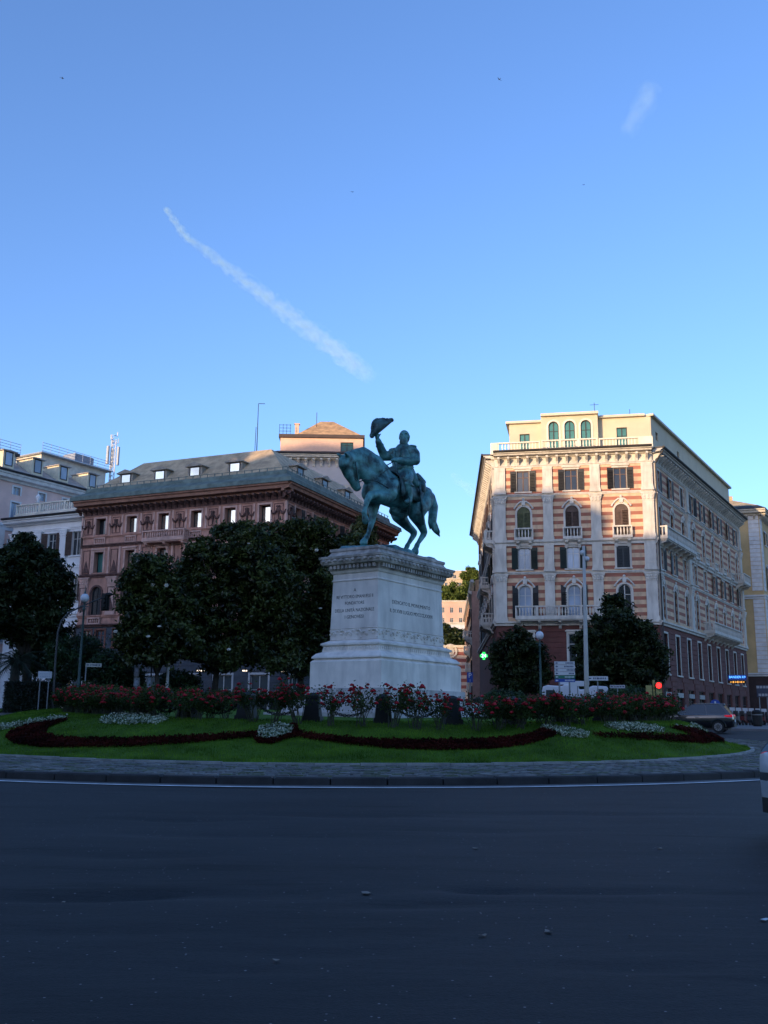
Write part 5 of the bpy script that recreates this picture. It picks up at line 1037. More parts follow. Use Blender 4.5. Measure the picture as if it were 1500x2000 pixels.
# ---------------------------------------------------------------- roses
RCX, RCY, RR = -.55, 37.0, 10.6
rose_leaf = leafmat('rose_leaf', (.022, .042, .010), .6, .25, var=.45, col2=(.045, .07, .016), spec=.15); stem_m = M('rose_stem', (.05, .055, .03), .7, var=.3); rose_m = M('rose_red', (.26, .004, .007), .7, var=.4, scale=6, col2=(.42, .025, .038), spec=.15)
def rose_variant(seed, hgt, wid, nl, nf):
    r = random.Random(seed); sm_ = MB(); tips = []
    for k in range(12):
        a = r.uniform(0, 6.28); w = wid*r.uniform(.3, 1); h = hgt*r.uniform(.7, 1.02); b0 = (r.uniform(-.16, .16), r.uniform(-.12, .12), -.05)
        m = (b0[0]+w*.35*math.cos(a), b0[1]+w*.35*math.sin(a), h*.4); e = (w*math.cos(a), w*math.sin(a)*.8, h); sm_.tube([b0, m, e], [.014, .010, .005], 5); tips.append((m, e))
        for q in range(2):
            a2 = a+r.uniform(-1, 1); e2 = (m[0]+.3*math.cos(a2), m[1]+.3*math.sin(a2), h*r.uniform(.65, .95)); sm_.tube([m, e2], [.008, .004], 4); tips.append((m, e2))
    C = []
    for m, e in tips:
        m, e = Vector(m), Vector(e)
        for q in range(nl//len(tips)):
            t = r.uniform(.25, 1.05); p = m.lerp(e, t); C.append((p.x+r.gauss(0, .075), p.y+r.gauss(0, .075), max(.05, p.z+r.gauss(0, .07))))
    fl = MB()
    for q in range(nf):
        m, e = r.choice(tips); p = Vector(e)+Vector((r.gauss(0, .05), r.gauss(0, .05), r.uniform(-.06, .06))); s = r.uniform(.032, .056)
        fl.ell(p, (s, s, s*.8), 6, 4)
        for k in range(4): a = k*1.57+r.random(); fl.ell(p+Vector((s*.7*math.cos(a), s*.7*math.sin(a), -s*.2)), (s*.7, s*.7, s*.5), 5, 3)
    return sm_.mesh('stem', stem_m), quads_mesh('foliage', leaf_quads(np.array(C), .036, None, 1, .6), rose_leaf), fl.mesh('bloom', rose_m, True)
thin = [rose_variant(i, 1.12, .58, 640, 36) for i in range(4)]; full = [rose_variant(20+i, .80, .50, 1150, 26) for i in range(5)]
rr = random.Random(11); NB = 88
ONES = 'foremost second third fourth fifth sixth seventh eighth ninth tenth eleventh twelfth thirteenth fourteenth fifteenth sixteenth seventeenth eighteenth nineteenth twentieth'.split()
def ordi(k):
    if k < 20: return ONES[k]
    return {2: 'twenty', 3: 'thirty', 4: 'forty'}[(k+1)//10]+('-'+['', 'first', 'second', 'third', 'fourth', 'fifth', 'sixth', 'seventh', 'eighth', 'ninth'][(k+1) % 10] if (k+1) % 10 else '').replace('-', '-') if (k+1) % 10 else {30: 'thirtieth', 40: 'fortieth'}[k+1]
CNT = {}
def nth(key):
    CNT[key] = CNT.get(key, 0)+1; return ordi(CNT[key]-1)
def front_order(n, off=0.):
    L_ = []
    for i in range(n):
        a = (2*math.pi*(i+off)/n+math.pi/2+math.pi) % (2*math.pi)-math.pi; L_.append((abs(a), i))
    return [i for _, i in sorted(L_)]
for i in front_order(NB):
    a = 2*math.pi*i/NB+rr.uniform(-.02, .02); front = -1.92 < (a if a < math.pi else a-2*math.pi) < -1.27
    for row in range(1 if front else 2):
        rad = RR+(-.0 if row == 0 else -.85)+rr.uniform(-.12, .12); aa = a+row*.035; x = RCX+rad*math.cos(aa); y = RCY+rad*math.sin(aa); z = lawn(x, y); px = (x/y)
        if row == 1 and math.sin(a) > .3: continue
        v = rr.choice(thin if front else full)
        if front and row == 0 and rr.random() < .03: continue
        t = thing('rose_bush', '%s loose rose bush %s of centre in the open front row' % (nth(('f', math.cos(a) < 0)), 'left' if math.cos(a) < 0 else 'right') if front else '%s leafy rose bush from the viewer in the %s row %s of the pedestal' % (nth((row, math.cos(a) < 0)), 'inner' if row else 'outer', 'left' if math.cos(a) < 0 else 'right'), 'rose bush', (x, y, z), rr.uniform(0, 6.28), 'roses before the pedestal' if front else 'rose hedge around the monument')
        s = rr.uniform(.86, 1.12); t.scale = (s, s, s*rr.uniform(.92, 1.08))
        for nm, me in zip(('stem', 'foliage', 'bloom'), v): inst(nm, me, t)['kind'] = 'stuff'
# bollards and chains round the monument
iron = M('cast_iron_black', (.012, .013, .013), .6, metal=.3, var=.3)
BR = 9.75; NBo = 32; bo = MB(); bo.frustum(0, 0, -.1, .12, .26, .26, .25, .25); bo.frustum(0, 0, .12, .60, .22, .22, .17, .17); bo.frustum(0, 0, .60, .68, .2, .2, .2, .2); bo.frustum(0, 0, .68, .76, .19, .19, .05, .05); bo.tube([(-.2, 0, .5), (.2, 0, .5)], .05, 8)
bme = bo.mesh('bollard', iron); lk = MB(); lk.tube([(.055*math.cos(q), .032*math.sin(q), 0) for q in [k*2*math.pi/8 for k in range(9)]], .012, 5, cap=False)
prev = None; pos = []
for i in range(NBo):
    a = 2*math.pi*(i+.3)/NBo; x = RCX+BR*math.cos(a); y = RCY+BR*math.sin(a); pos.append((x, y, lawn(x, y), a))
for i in front_order(NBo, .3):
    x, y, z, a = pos[i]; sd_n = 'left' if math.cos(a) < 0 else 'right'
    o = tag(inst('bollard', bme, None, T(x, y, z) @ RZ(a)), '%s squat black bollard from the viewer, %s side of the monument ring' % (nth(('b', sd_n)), sd_n), 'bollard', 'bollards around the monument')
    x2, y2, z2, _ = pos[(i+1) % NBo]; p, q = Vector((x, y, z+.5)), Vector((x2, y2, z2+.5)); dr = (q-p).normalized(); p = p+dr*.22; q = q-dr*.22; cm = MB(); n = 26
    for k in range(n):
        t = (k+.5)/n; c = p.lerp(q, t); c.z -= .34*4*t*(1-t); sl = math.atan(.34*4*(1-2*t)/(q-p).length*-1); Rm = RZ(math.atan2(dr.y, dr.x)).to_3x3() @ Matrix.Rotation(-sl, 3, 'Y') @ Matrix.Rotation(math.pi/2*(k % 2), 3, 'X')
        cm.add([tuple(c+Rm @ Vector(vv)) for vv in lk.v], lk.f)
    o = tag(cm.build('chain', iron), '%s black hanging chain from the viewer, %s side of the monument ring' % (nth(('c', sd_n)), sd_n), 'chain', 'chains around the monument')
# ---------------------------------------------------------------- flower beds on the lawn
def bed(name, label, pts, mat, n, hgt, leaf, cat='flower bed', mat2=None, closed=True):
    W_ = [gpix(x, y, lawn) for x, y in pts]; P = np.array([(p.x, p.y) for p in W_]); lo, hi = P.min(0), P.max(0); out = []; m = len(P)
    while len(out) < n:
        q = rng.uniform(lo, hi, (4000, 2)); ins = np.zeros(len(q), bool); j = m-1
        for i in range(m):
            c = ((P[i, 1] > q[:, 1]) != (P[j, 1] > q[:, 1])) & (q[:, 0] < (P[j, 0]-P[i, 0])*(q[:, 1]-P[i, 1])/(P[j, 1]-P[i, 1]+1e-9)+P[i, 0]); ins ^= c; j = i
        out += list(q[ins])
    q = np.array(out[:n]); z = np.array([lawn(x, y) for x, y in q]); cl = np.sin(q[:, 0]*17)*np.sin(q[:, 1]*19); C = np.column_stack([q, z+rng.uniform(.01, hgt, n)*(1+.25*cl)])
    mi = (rng.random(n) < .4).astype(int) if mat2 else None
    o = inst(name, quads_mesh(name, leaf_quads(C, leaf, np.array([[0, 0, .7]]), 1, .6), [mat, mat2] if mat2 else mat, mi=mi)); return tag(o, label, cat, kind='stuff')
begonia = leafmat('begonia_dark_red', (.030, .005, .004), .8, .15, var=.5, col2=(.055, .009, .006), spec=.08); soil = M('bed_soil', (.02, .014, .01), .95)
whitef = M('white_flower', (.50, .54, .40), .6, var=.15); wleaf = leafmat('white_bed_leaf', (.06, .11, .03), .5, .2)
bed('begonia_border', 'dark red begonia ribbon curling at the left end of the lawn', [(135, 1407), (100, 1412), (60, 1418), (22, 1430), (10, 1442), (28, 1455), (80, 1461), (160, 1462), (260, 1460), (360, 1454), (440, 1447), (495, 1442), (495, 1433), (440, 1437), (360, 1442), (260, 1446), (160, 1446), (110, 1443), (88, 1434), (95, 1422)], begonia, 15000, .10, .032)
bed('begonia_border', 'dark red begonia ribbon running along the middle of the lawn', [(570, 1425), (600, 1437), (650, 1442), (720, 1448), (800, 1450), (900, 1449), (1000, 1444), (1045, 1434), (1055, 1428), (1092, 1433), (1080, 1440), (1040, 1454), (960, 1464), (860, 1467), (760, 1464), (680, 1456), (620, 1447), (580, 1441)], begonia, 15000, .10, .032)
bed('begonia_border', 'dark red begonia edging around the white flower cushion', [(490, 1434), (500, 1452), (530, 1455), (560, 1446), (585, 1440), (580, 1420), (565, 1421), (572, 1436), (540, 1448), (512, 1448), (504, 1434)], begonia, 3000, .10, .032)
bed('begonia_border', 'dark red begonia ribbon sweeping to the right end of the lawn', [(1150, 1436), (1200, 1437), (1280, 1439), (1340, 1441), (1355, 1440), (1325, 1427), (1308, 1422), (1340, 1424), (1385, 1436), (1410, 1446), (1415, 1452), (1380, 1455), (1320, 1452), (1250, 1447), (1180, 1442)], begonia, 9000, .10, .032)
for lb, pts, n in (('oval cushion of white flowers on the left of the lawn', [(190, 1411), (210, 1403), (260, 1399), (310, 1401), (331, 1408), (310, 1415), (250, 1417), (205, 1416)], 3000), ('cushion of white flowers in the middle of the lawn', [(500, 1447), (506, 1428), (530, 1420), (570, 1421), (576, 1432), (555, 1442), (525, 1449)], 2600), ('slanting strip of white flowers right of centre', [(1055, 1422), (1085, 1424), (1130, 1431), (1152, 1438), (1145, 1444), (1105, 1440), (1070, 1431)], 2400),
                   ('long patch of white flowers at the right of the lawn', [(1178, 1419), (1215, 1417), (1260, 1420), (1300, 1428), (1295, 1433), (1250, 1431), (1205, 1426)], 2200), ('thin row of white flowers at the right edge bed', [(1308, 1421), (1345, 1423), (1382, 1431), (1384, 1436), (1340, 1428)], 900), ('thin row of white flowers at the left edge bed', [(-20, 1424), (40, 1415), (90, 1406), (132, 1403), (130, 1408), (60, 1418), (0, 1427)], 1600)):
    bed('white_flowers', lb, pts, whitef, n, .12, .034, mat2=wleaf)
# ================================================================ far street, hill and the unseen shade-casting buildings behind the viewer
def plain_house(name, label, p, q, depth, z0, z1, mat, rows, cols, wz, ww=1.0, wh_=1.7, sh=None, trim=None, pane=None, cor=.5, group=None, roofm=None, first=2.5):
    b = thing(name, label, 'building', (p[0], p[1], 0), 0, group); Lc = local(b); fm, L = FM(p, q); fm = Lc @ fm; trim = trim or cream_white
    us = [L*(i+.5)/cols for i in range(cols)]; zs = [z0+first+(z1-z0-first-.6)*j/rows for j in range(rows)]
    wall('wall', b, fm, L, z0-2, z1, [(u, ww, z, z+wh_, False) for u in us for z in zs], mat, rev=.2)
    for u in us:
        for z in zs: window(b, fm, u, z, ww, wh_, fr_white, pane or g_dark, sh=sh, shw=ww*.5)
    cornice(b, fm, -cor*.5, L+cor*.5, z1-.5, z1, cor, trim); o = MB(); o.box(0, L, .25, depth, z0-2, z1-.02); o.build('rear_wall', mat, b, fm)
    if roofm: o = MB(); o.add([(-.5, -.5, z1+.003), (L+.5, -.5, z1+.003), (L+.5, depth+.5, z1+.003), (-.5, depth+.5, z1+.003), (L*.5-L*.2, depth*.5, z1+depth*.22), (L*.5+L*.2, depth*.5, z1+depth*.22)], [(0, 1, 5, 4), (1, 2, 5), (2, 3, 4, 5), (3, 0, 4)]); o.build('roof', roofm, b, fm)
    return b, fm, L
fx = lambda Y: 12.6+.061*(Y-128.8)
salmon = M('stucco_salmon_far', (.50, .30, .24), .85, var=.12); ochre = M('stucco_orange', (.46, .25, .12), .85, var=.25, scale=.6); pinkf = M('stucco_pink_far', (.55, .35, .27), .85, var=.12, scale=.2)
b, fm, L = plain_house('street_house', 'pink house next down the side street from the striped palazzo', (fx(150)-.2, 150), (fx(131)-.9, 131), 9, 1.5, 18.2, salmon, 4, 5, 2, sh=sh_dark); 
f2, l2 = FM((fx(131)-.9, 131), (fx(131)+8, 131)); wall('end_wall', b, local(b) @ f2, l2, -.5, 18.2, [], salmon); balcony(b, fm, L-4, L-.5, 12, 1.0, cream_white)
b, fm, L = plain_house('street_house', 'ochre house with shutters and balconies further down the side street', (fx(214), 214), (fx(150.3), 150.3), 9, 2, 22.4, ochre, 5, 14, 2, sh=sh_brown)
for k in range(5): balcony(b, fm, L-6-9*k, L-2.5-9*k, 6+3.4*(k % 4), 1.1, cream_white)
ch = MB(); ch.box(L-1.2, L-.4, 1, 2, 22.4, 24.6); ch.build('chimney', ochre, b, fm)
strip_far = stripes('stripe_far_red_white', (.46, .40, .36), (.25, .085, .075), 1.3, .5, 0.)
b, fm, L = plain_house('striped_church', 'red and white striped facade with round window at the side street end', (3, 196), (16.8, 196), 8, 2, 15.6, strip_far, 1, 5, 2, wh_=2.0)
o = MB(); c_ = at(880, 1272, 195.8); u_ = c_.x-3; o.tube([(u_+1.25*math.cos(t), -.12, c_.z+1.25*math.sin(t)) for t in [k*2*math.pi/16 for k in range(17)]], .22, 6); o.tube([(u_+.7*math.cos(t), -.1, c_.z+.7*math.sin(t)) for t in [k*2*math.pi/12 for k in range(13)]], .12, 5); o.ell((u_, -.05, c_.z), (.6, .1, .6), 10, 6)
for k in range(8): o.tube([(u_, -.1, c_.z), (u_+1.2*math.cos(k*.785), -.1, c_.z+1.2*math.sin(k*.785))], .06, 4)
o.build('rose_window', M('stone_pale', (.5, .47, .43)), b, fm)
plain_house('hill_house', 'white house with dark trees before it on the lower hillside', (2, 272), (27.6, 272), 10, 4, 27.3, M('stucco_white_far', (.55, .56, .58), .85, var=.08), 5, 9, 2)
plain_house('hill_house', 'long pink house with small windows halfway up the hill', (-5, 332), (33.5, 330), 12, 16, 40.2, pinkf, 6, 13, 2, wh_=1.8, ww=1.1)
plain_house('hill_house', 'long pale palazzo on the crest of the hill', (-15, 482), (75, 480), 16, 52, 72.6, M('stucco_sand_far', (.42, .34, .25), .85, var=.12, scale=.1), 5, 26, 2, ww=1.4, wh_=2.0)
plain_house('hill_house', 'sand coloured wing below the hilltop palazzo', (25, 462), (60, 460), 12, 46, 66, M('stucco_sand_far', (.4, .3, .2)), 5, 11, 2, ww=1.3, wh_=2)
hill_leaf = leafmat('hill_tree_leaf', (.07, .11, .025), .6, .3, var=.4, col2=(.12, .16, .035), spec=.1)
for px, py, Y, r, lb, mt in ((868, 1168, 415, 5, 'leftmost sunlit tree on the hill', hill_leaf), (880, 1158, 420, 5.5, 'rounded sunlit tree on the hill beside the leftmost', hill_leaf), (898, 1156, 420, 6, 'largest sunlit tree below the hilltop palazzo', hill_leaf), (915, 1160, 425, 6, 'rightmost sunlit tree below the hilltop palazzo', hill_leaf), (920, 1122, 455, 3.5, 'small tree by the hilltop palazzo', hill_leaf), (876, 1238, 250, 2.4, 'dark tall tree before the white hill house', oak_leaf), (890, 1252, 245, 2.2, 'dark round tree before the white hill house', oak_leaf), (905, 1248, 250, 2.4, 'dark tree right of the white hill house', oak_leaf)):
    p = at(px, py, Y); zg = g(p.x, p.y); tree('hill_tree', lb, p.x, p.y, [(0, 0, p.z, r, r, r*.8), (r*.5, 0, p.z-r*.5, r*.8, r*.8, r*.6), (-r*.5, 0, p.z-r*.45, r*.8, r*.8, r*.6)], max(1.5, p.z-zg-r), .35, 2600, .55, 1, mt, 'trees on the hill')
dv = Vector((tosun.x, tosun.y, 0)).normalized(); nv = Vector((-dv.y, dv.x, 0)); nv = nv if nv.x > 0 else -nv  # unseen row added to block the low sun, heights set by its shadow line
for s0, s1, H, lb, mt in ((-125, -84.02, 35.6, 'unseen long pink palazzo behind the viewer, added to shade the square', pink), (-84, -65.02, 48, 'unseen tall pink palazzo behind the viewer, added to shade the far roofs', pink), (-65, -62.02, 37, 'unseen narrow pale house behind the viewer, added to shade the square', att), (-62, -48.02, 35.2, 'unseen ochre palazzo behind the viewer, added to shade the square', yel), (-48, -36.02, 33.6, 'unseen red palazzo behind the viewer, added to shade the square', salmon), (-36, 70, 31.6, 'unseen long cream palazzo behind the viewer, added to shade the square', att)):
    p = dv*45+nv*s0; q = dv*45+nv*s1   # left/right seen from the square
    A_, B_ = (q, p) if FM((p.x, p.y), (q.x, q.y))[0].col[1].xyz.dot(dv) < 0 else (p, q)
    plain_house('palazzo', lb, (A_.x, A_.y), (B_.x, B_.y), 14, .5, H, mt, 7, max(1, int((s1-s0)/4.5)), 2, roofm=roof_slate)


# ================================================================ street furniture
pole_teal = M('lamp_teal_iron', (.035, .075, .075), .5, metal=.3, var=.25); pole_white = M('pole_white', (.46, .45, .42), .5, var=.12); globe_m = M('opal_globe', (.62, .64, .68), .25, var=.03, spec=.5)
sign_white = M('sign_white', (.55, .58, .60), .5, var=.05); sign_txt = M('sign_lettering', (.03, .05, .12), .6, var=0); sign_blue = M('sign_blue', (.012, .06, .32), .45, var=.1); sign_green = M('sign_green', (.01, .16, .10), .45, var=.1); galv = M('galvanised_post', (.22, .24, .26), .5, metal=.5, var=.1)
def face_cam(x, y): return math.atan2(y, x)-math.pi/2      # rz so that local -y looks at the viewer
def stand(px, Y):
    p = at(px, 1385, Y); return p.x, Y, g(p.x, Y)
def lamp(px, Y, py_globe, label, top=None):
    x, y, z = stand(px, Y); gz = at(px, py_globe, Y).z-z; t = thing('street_lamp', label, 'street lamp', (x, y, z), 0, 'globe street lamps'); o = MB()
    o.lathe([(.22, 0), (.24, .3), (.16, .45), (.18, .8), (.11, 1.0), (.12, 1.15), (.085, 1.25), (.07, gz*.7), (.055, gz-.75), (.1, gz-.7), (.1, gz-.62), (.05, gz-.55), (.045, gz-.3), (.12, gz-.22)], 12); o.build('pole', pole_teal, t, None, True)
    o = MB(); o.ell((0, 0, gz), (.26, .26, .27), 16, 10); o.build('globe', globe_m, t, None, True); o = MB(); o.lathe([(.1, gz+.24), (.06, gz+.32), (.02, gz+.45), (.012, gz+.75)], 8); o.tube([(-.25, 0, gz-.5), (.25, 0, gz-.5)], .025, 6); o.build('finial', pole_teal, t, None, True)
lamp(150, 58, 1168, 'green iron lamp post with white globe before the brown palazzo'); lamp(1057, 62, 1241, 'green iron lamp post with white globe before the striped palazzo')
# traffic signal on a curved arm, seen from behind
x, y, z = stand(103, 58.5); t = thing('signal_mast', 'slim grey signal mast with long curved arm beside the hedge', 'signal mast', (x, y, z)); P = [at(a, c, 58.5)-Vector((x, y, z)) for a, c in ((103, 1388), (106, 1330), (109, 1280), (113, 1235), (120, 1212), (134, 1197), (160, 1184), (186, 1173), (206, 1165))]; P[0].z = -.05
o = MB(); o.tube(P, [.07, .065, .06, .055, .05, .05, .045, .04, .04], 8); o.build('mast', M('mast_dark_grey', (.05, .055, .06), .5), t, None, True)
e = P[-1]; o = MB(); o.box(e.x-.16, e.x+.16, -.15, .12, e.z-.75, e.z+.12); o.box(e.x-.24, e.x+.24, .05, .08, e.z-.85, e.z+.2)
for k in range(3): o.tube([(e.x, -.15, e.z-.05-.26*k), (e.x, -.36, e.z-.05-.26*k)], .1, 10)
o.build('signal_head', iron, t); o = MB(); o.ell((e.x+.2, -.1, e.z+.12), (.28, .13, .1), 8, 5); o.build('camera_housing', iron, t)
def panel_sign(name, label, px, py, wpx, hpx, Y, mats, lines, post='centre', cat='sign', arrow=False):
    """flat sign with raised border; lines: (text, rel_y, size, material)"""
    c = at(px, py, Y); z = g(c.x, c.y); s = Y/1890.; w, h = wpx*s, hpx*s; t = thing(name, label, cat, (c.x, c.y, z), face_cam(c.x, c.y)); cz = c.z-z; o = MB(); o.box(-w/2, w/2, -.03, 0, cz-h/2, cz+h/2); o.build('panel', mats, t)
    o = MB()
    for xx in ((0,) if post == 'centre' else (-w*.32, w*.3) if post == 'two' else (-w/2+.03,)): o.tube([(xx, .045, 0), (xx, .045, cz+h/2)], .035, 7)
    o.build('post', galv, t)
    for body, ry, size, m in lines: text(body, size, m, 'lettering', t, T(0, -.036, cz+ry) @ TXT, .002)
    if arrow:
        o = MB(); o.prism([(-w*.46, cz), (-w*.40, cz+h*.3), (-w*.40, cz+h*.12), (-w*.30, cz+h*.12), (-w*.30, cz-h*.12), (-w*.40, cz-h*.12), (-w*.40, cz-h*.3)], -.037, -.0305); o.build('arrow', sign_txt, t); o = MB(); xx = -w*.2; r5 = random.Random(int(px))
        while xx < w*.40: q_ = r5.uniform(.03, .07); o.box(xx, xx+q_, -.036, -.0305, cz-h*.22, cz+h*.22); xx += q_+r5.uniform(.02, .05)
        o.build('lettering', sign_txt, t)
    return t, cz, w, h
panel_sign('notice_board', 'small white notice board above the dark hedge', 88, 1318, 25, 13, 58.6, sign_white, [('- - - - - -', .07, .16, sign_blue), ('- - - - - -', -.09, .16, sign_blue)], 'two')
panel_sign('street_sign', 'narrow cream finger sign on an edge post behind the left roses', 183, 1299, 29, 7, 57, M('sign_cream', (.42, .42, .36), .6), [], 'edge', arrow=True)
panel_sign('street_sign', 'white finger sign with arrow right of the tall white pole', 1167, 1325, 39, 8, 57, sign_white, [], 'centre', arrow=True)
panel_sign('street_sign', 'short white finger sign left of the red traffic light', 1206, 1341, 28, 6, 60, M('sign_grey_white', (.36, .38, .40), .6), [], 'centre', arrow=True)
panel_sign('street_sign', 'white finger sign behind the direction board', 1128, 1336, 34, 8, 60, sign_white, [], 'centre')
panel_sign('parking_sign', 'blue parking sign with white P at the side street', 918, 1323, 11, 19, 74, sign_blue, [('P', .12, .5, sign_white), ('I', -.25, .28, sign_white)])
panel_sign('direction_board', 'dark board with pale lines at the far right edge', 1490, 1350, 22, 22, 78, M('sign_navy', (.02, .03, .06), .5), [('■■■■', .30, .26, M('sign_grey', (.3, .3, .3))), ('■■■', -.3, .26, M('sign_grey', (.3, .3, .3)))], 'two')
# arrows on finger signs
# stacked direction board
c = at(1103, 1312, 55); zb = g(c.x, c.y); s = 55/1890.; t = thing('direction_board', 'stacked white, green and blue direction board on two posts', 'sign', (c.x, c.y, zb), face_cam(c.x, c.y)); w = 38*s; ph = 6.4*s
for k, mt in enumerate((sign_white, sign_white, sign_white, sign_white, sign_green, sign_blue)):
    zc = c.z-zb+(2.5-k)*ph*1.02; o = MB(); o.box(-w/2, w/2, -.03, 0, zc-ph/2+.008, zc+ph/2-.008); o.build('panel', mt, t)
    lt = sign_txt if k < 4 else sign_white
    o = MB(); o.prism([(-w*.46, zc), (-w*.40, zc+.06), (-w*.40, zc+.025), (-w*.33, zc+.025), (-w*.33, zc-.025), (-w*.40, zc-.025), (-w*.40, zc-.06)], -.037, -.0305); o.build('arrow', lt, t)
    o = MB(); q0 = [.05, -.02, .1, .2, .0, .0][k]*w; xx = q0
    while xx < w*.45: o.box(xx, xx+.05, -.036, -.0305, zc-.04, zc+.04); xx += .075
    o.build('lettering', lt, t)
o = MB()
for xx in (-w*.28, w*.22): o.tube([(xx, .05, 0), (xx, .05, c.z-zb+3*ph)], .045, 8)
o.build('post', galv, t)
for px, py, Y, flip in ((1167, 1325, 57, 1),):
    p = at(px, py, Y); 
# tall white pole with cameras
x, y, z = stand(1146, 50); tp = at(1140, 1066, 50); t = thing('camera_pole', 'tall white pole with two small cameras near its top', 'pole', (x, y, z)); d = Vector((tp.x-x, 0, tp.z-z)); o = MB(); o.tube([(0, 0, -.05), d*.35, d*.7, d], [.14, .115, .09, .07], 12); o.lathe([(.2, 0), (.2, .12), (.15, .2)], 12); o.build('shaft', pole_white, t, None, True)
for px, py, dx in ((1136, 1080, -.16), (1146, 1092, .16)):
    q = at(px, py, 50)-Vector((x, y, z)); o = MB(); o.ell((q.x, -.1, q.z), (.12, .12, .13), 10, 7); o.tube([(q.x, -.1, q.z+.1), (d.x*.95, 0, q.z+.12)], .03, 6); o.build('camera_dome', sign_white, t, None, True)
# traffic light, red
x, y, z = stand(1279, 54); t = thing('traffic_light', 'yellow post traffic light showing red before the striped palazzo', 'traffic light', (x, y, z), face_cam(x, y)); hh = at(1279, 1328, 54).z-z; yp = M('signal_post_yellow', (.34, .30, .10), .5, var=.15)
o = MB(); o.tube([(0, 0, 0), (0, 0, hh)], .06, 8); o.build('post', yp, t); o = MB(); o.box(-.42, -.10, -.12, .12, hh-1.25, hh-.3); o.box(.1, .42, -.13, .12, hh-1.0, hh-.12); o.build('housing', yp, t)
o = MB(); o.ell((.26, -.14, hh-.3), (.15, .06, .15), 12, 8); o.build('red_lens', M('red_light', (1, .02, .012), .4, var=0, emit=1.6), t); o = MB(); o.tube([(.26, -.13, hh-.3), (.26, -.3, hh-.3)], .17, 10, cap=False); o.build('visor', iron, t)
# pharmacy cross and shop neon
q = at(945, 1281, 84); t = thing('pharmacy_sign', 'green neon cross sign lit at the corner of the side street', 'neon sign', (q.x, q.y, q.z), face_cam(q.x, q.y)); gn = M('neon_green', (.02, .8, .08), .4, var=0, emit=.55); o = MB(); r = .32
o.prism([(-r*.36, -r), (r*.36, -r), (r*.36, -r*.36), (r, -r*.36), (r, r*.36), (r*.36, r*.36), (r*.36, r), (-r*.36, r), (-r*.36, r*.36), (-r, r*.36), (-r, -r*.36), (-r*.36, -r*.36)], -.08, 0); o.build('cross', gn, t)
text('24', .42, M('neon_pale', (.6, 1, .7), .4, var=0, emit=1.5), 'numeral', t, T(0, -.09, 0) @ TXT, .002); o = MB(); o.box(.36, 1.5, -.05, -.02, -.03, .03); o.build('bracket', iron, t)
q = at(1440, 1323, 108); t = thing('shop_sign', 'blue lit shop sign with amber line at the end of the striped palazzo', 'neon sign', (q.x, q.y, q.z), face_cam(q.x, q.y)); o = MB(); o.box(-.95, .95, -.08, .04, -.3, .27); o.build('box', M('sign_box_navy', (.004, .02, .12), .5, emit=.25), t)
text('BANDEN K9', .36, M('neon_blue', (.10, .38, 1.0), .4, var=0, emit=1.1), 'lettering', t, T(0, -.09, .02) @ TXT, .002, sx=.85); o = MB(); am_ = random.Random(4); xx = -.75
while xx < .7: w_ = am_.uniform(.05, .13); h_ = am_.uniform(.05, .11); o.box(xx, xx+w_, -.062, -.053, -.5-h_, -.5+h_); xx += w_+am_.uniform(.03, .12)
o.build('amber_lettering', M('neon_amber', (1, .42, .05), .4, var=0, emit=.5), t)
o = MB(); o.box(-.85, .85, -.05, .03, -.66, -.34); o.build('lower_panel', iron, t); o = MB(); o.box(-1.6, -.95, -.02, .0, -.02, .02); o.build('bracket', iron, t)
# round blue sign behind the car
q = at(1397, 1376, 63); z = g(q.x, q.y); t = thing('round_sign', 'round blue sign just behind the dark car roof', 'sign', (q.x, q.y, z), face_cam(q.x, q.y)); o = MB(); o.tube([(0, -.02, q.z-z), (0, .0, q.z-z)], .31, 20); o.build('disc', sign_blue, t); o = MB(); o.prism([(-.05, q.z-z+.2), (.05, q.z-z+.2), (.05, q.z-z-.02), (.13, q.z-z-.02), (0, q.z-z-.2), (-.13, q.z-z-.02), (-.05, q.z-z-.02)], -.03, -.0205); o.build('arrow', sign_white, t); o = MB(); o.tube([(0, .04, 0), (0, .04, q.z-z+.3)], .03, 7); o.build('post', galv, t)
# info panels, curved lamp pole, lit kiosk at left
for px, py, w, h, Y, lb in ((267, 1332, 11, 17, 61, 'low blue and white info panel behind the left roses'), (267, 1312, 10, 18, 61.6, 'upright poster panel with dark picture above the low info panel'), (291, 1336, 9, 27, 60.5, 'tall narrow white poster panel left of the curved lamp')):
    c = at(px, py, Y); z = g(c.x, c.y); t = thing('info_panel', lb, 'panel', (c.x, c.y, z), face_cam(c.x, c.y)); s = Y/1890.; o = MB(); o.box(-w*s/2, w*s/2, -.04, .04, c.z-z-h*s/2, c.z-z+h*s/2); o.build('frame', galv, t); o = MB(); o.box(-w*s/2+.05, w*s/2-.05, -.046, -.0405, c.z-z-h*s/2+.05, c.z-z+h*s/2-.05); o.build('poster', M('poster_blue_white', (.30, .36, .46), .5, var=.5, scale=5), t); o = MB(); o.box(-.06, .06, -.03, .03, 0, c.z-z-h*s/2); o.build('post', galv, t)
x, y, z = stand(325, 60); P = [at(a, c, 60)-Vector((x, y, z)) for a, c in ((324, 1385), (326, 1340), (329, 1300), (330, 1287), (327, 1279), (321, 1275))]; P[0].z = -.05; t = thing('curved_lamp', 'white lamp pole with a bent top under the magnolia', 'street lamp', (x, y, z)); o = MB(); o.tube(P, [.10, .095, .09, .085, .08, .07], 10); o.build('pole', pole_white, t, None, True); o = MB(); o.ell(P[-1], (.16, .12, .08), 8, 5); o.build('lamp_head', pole_white, t, None, True)
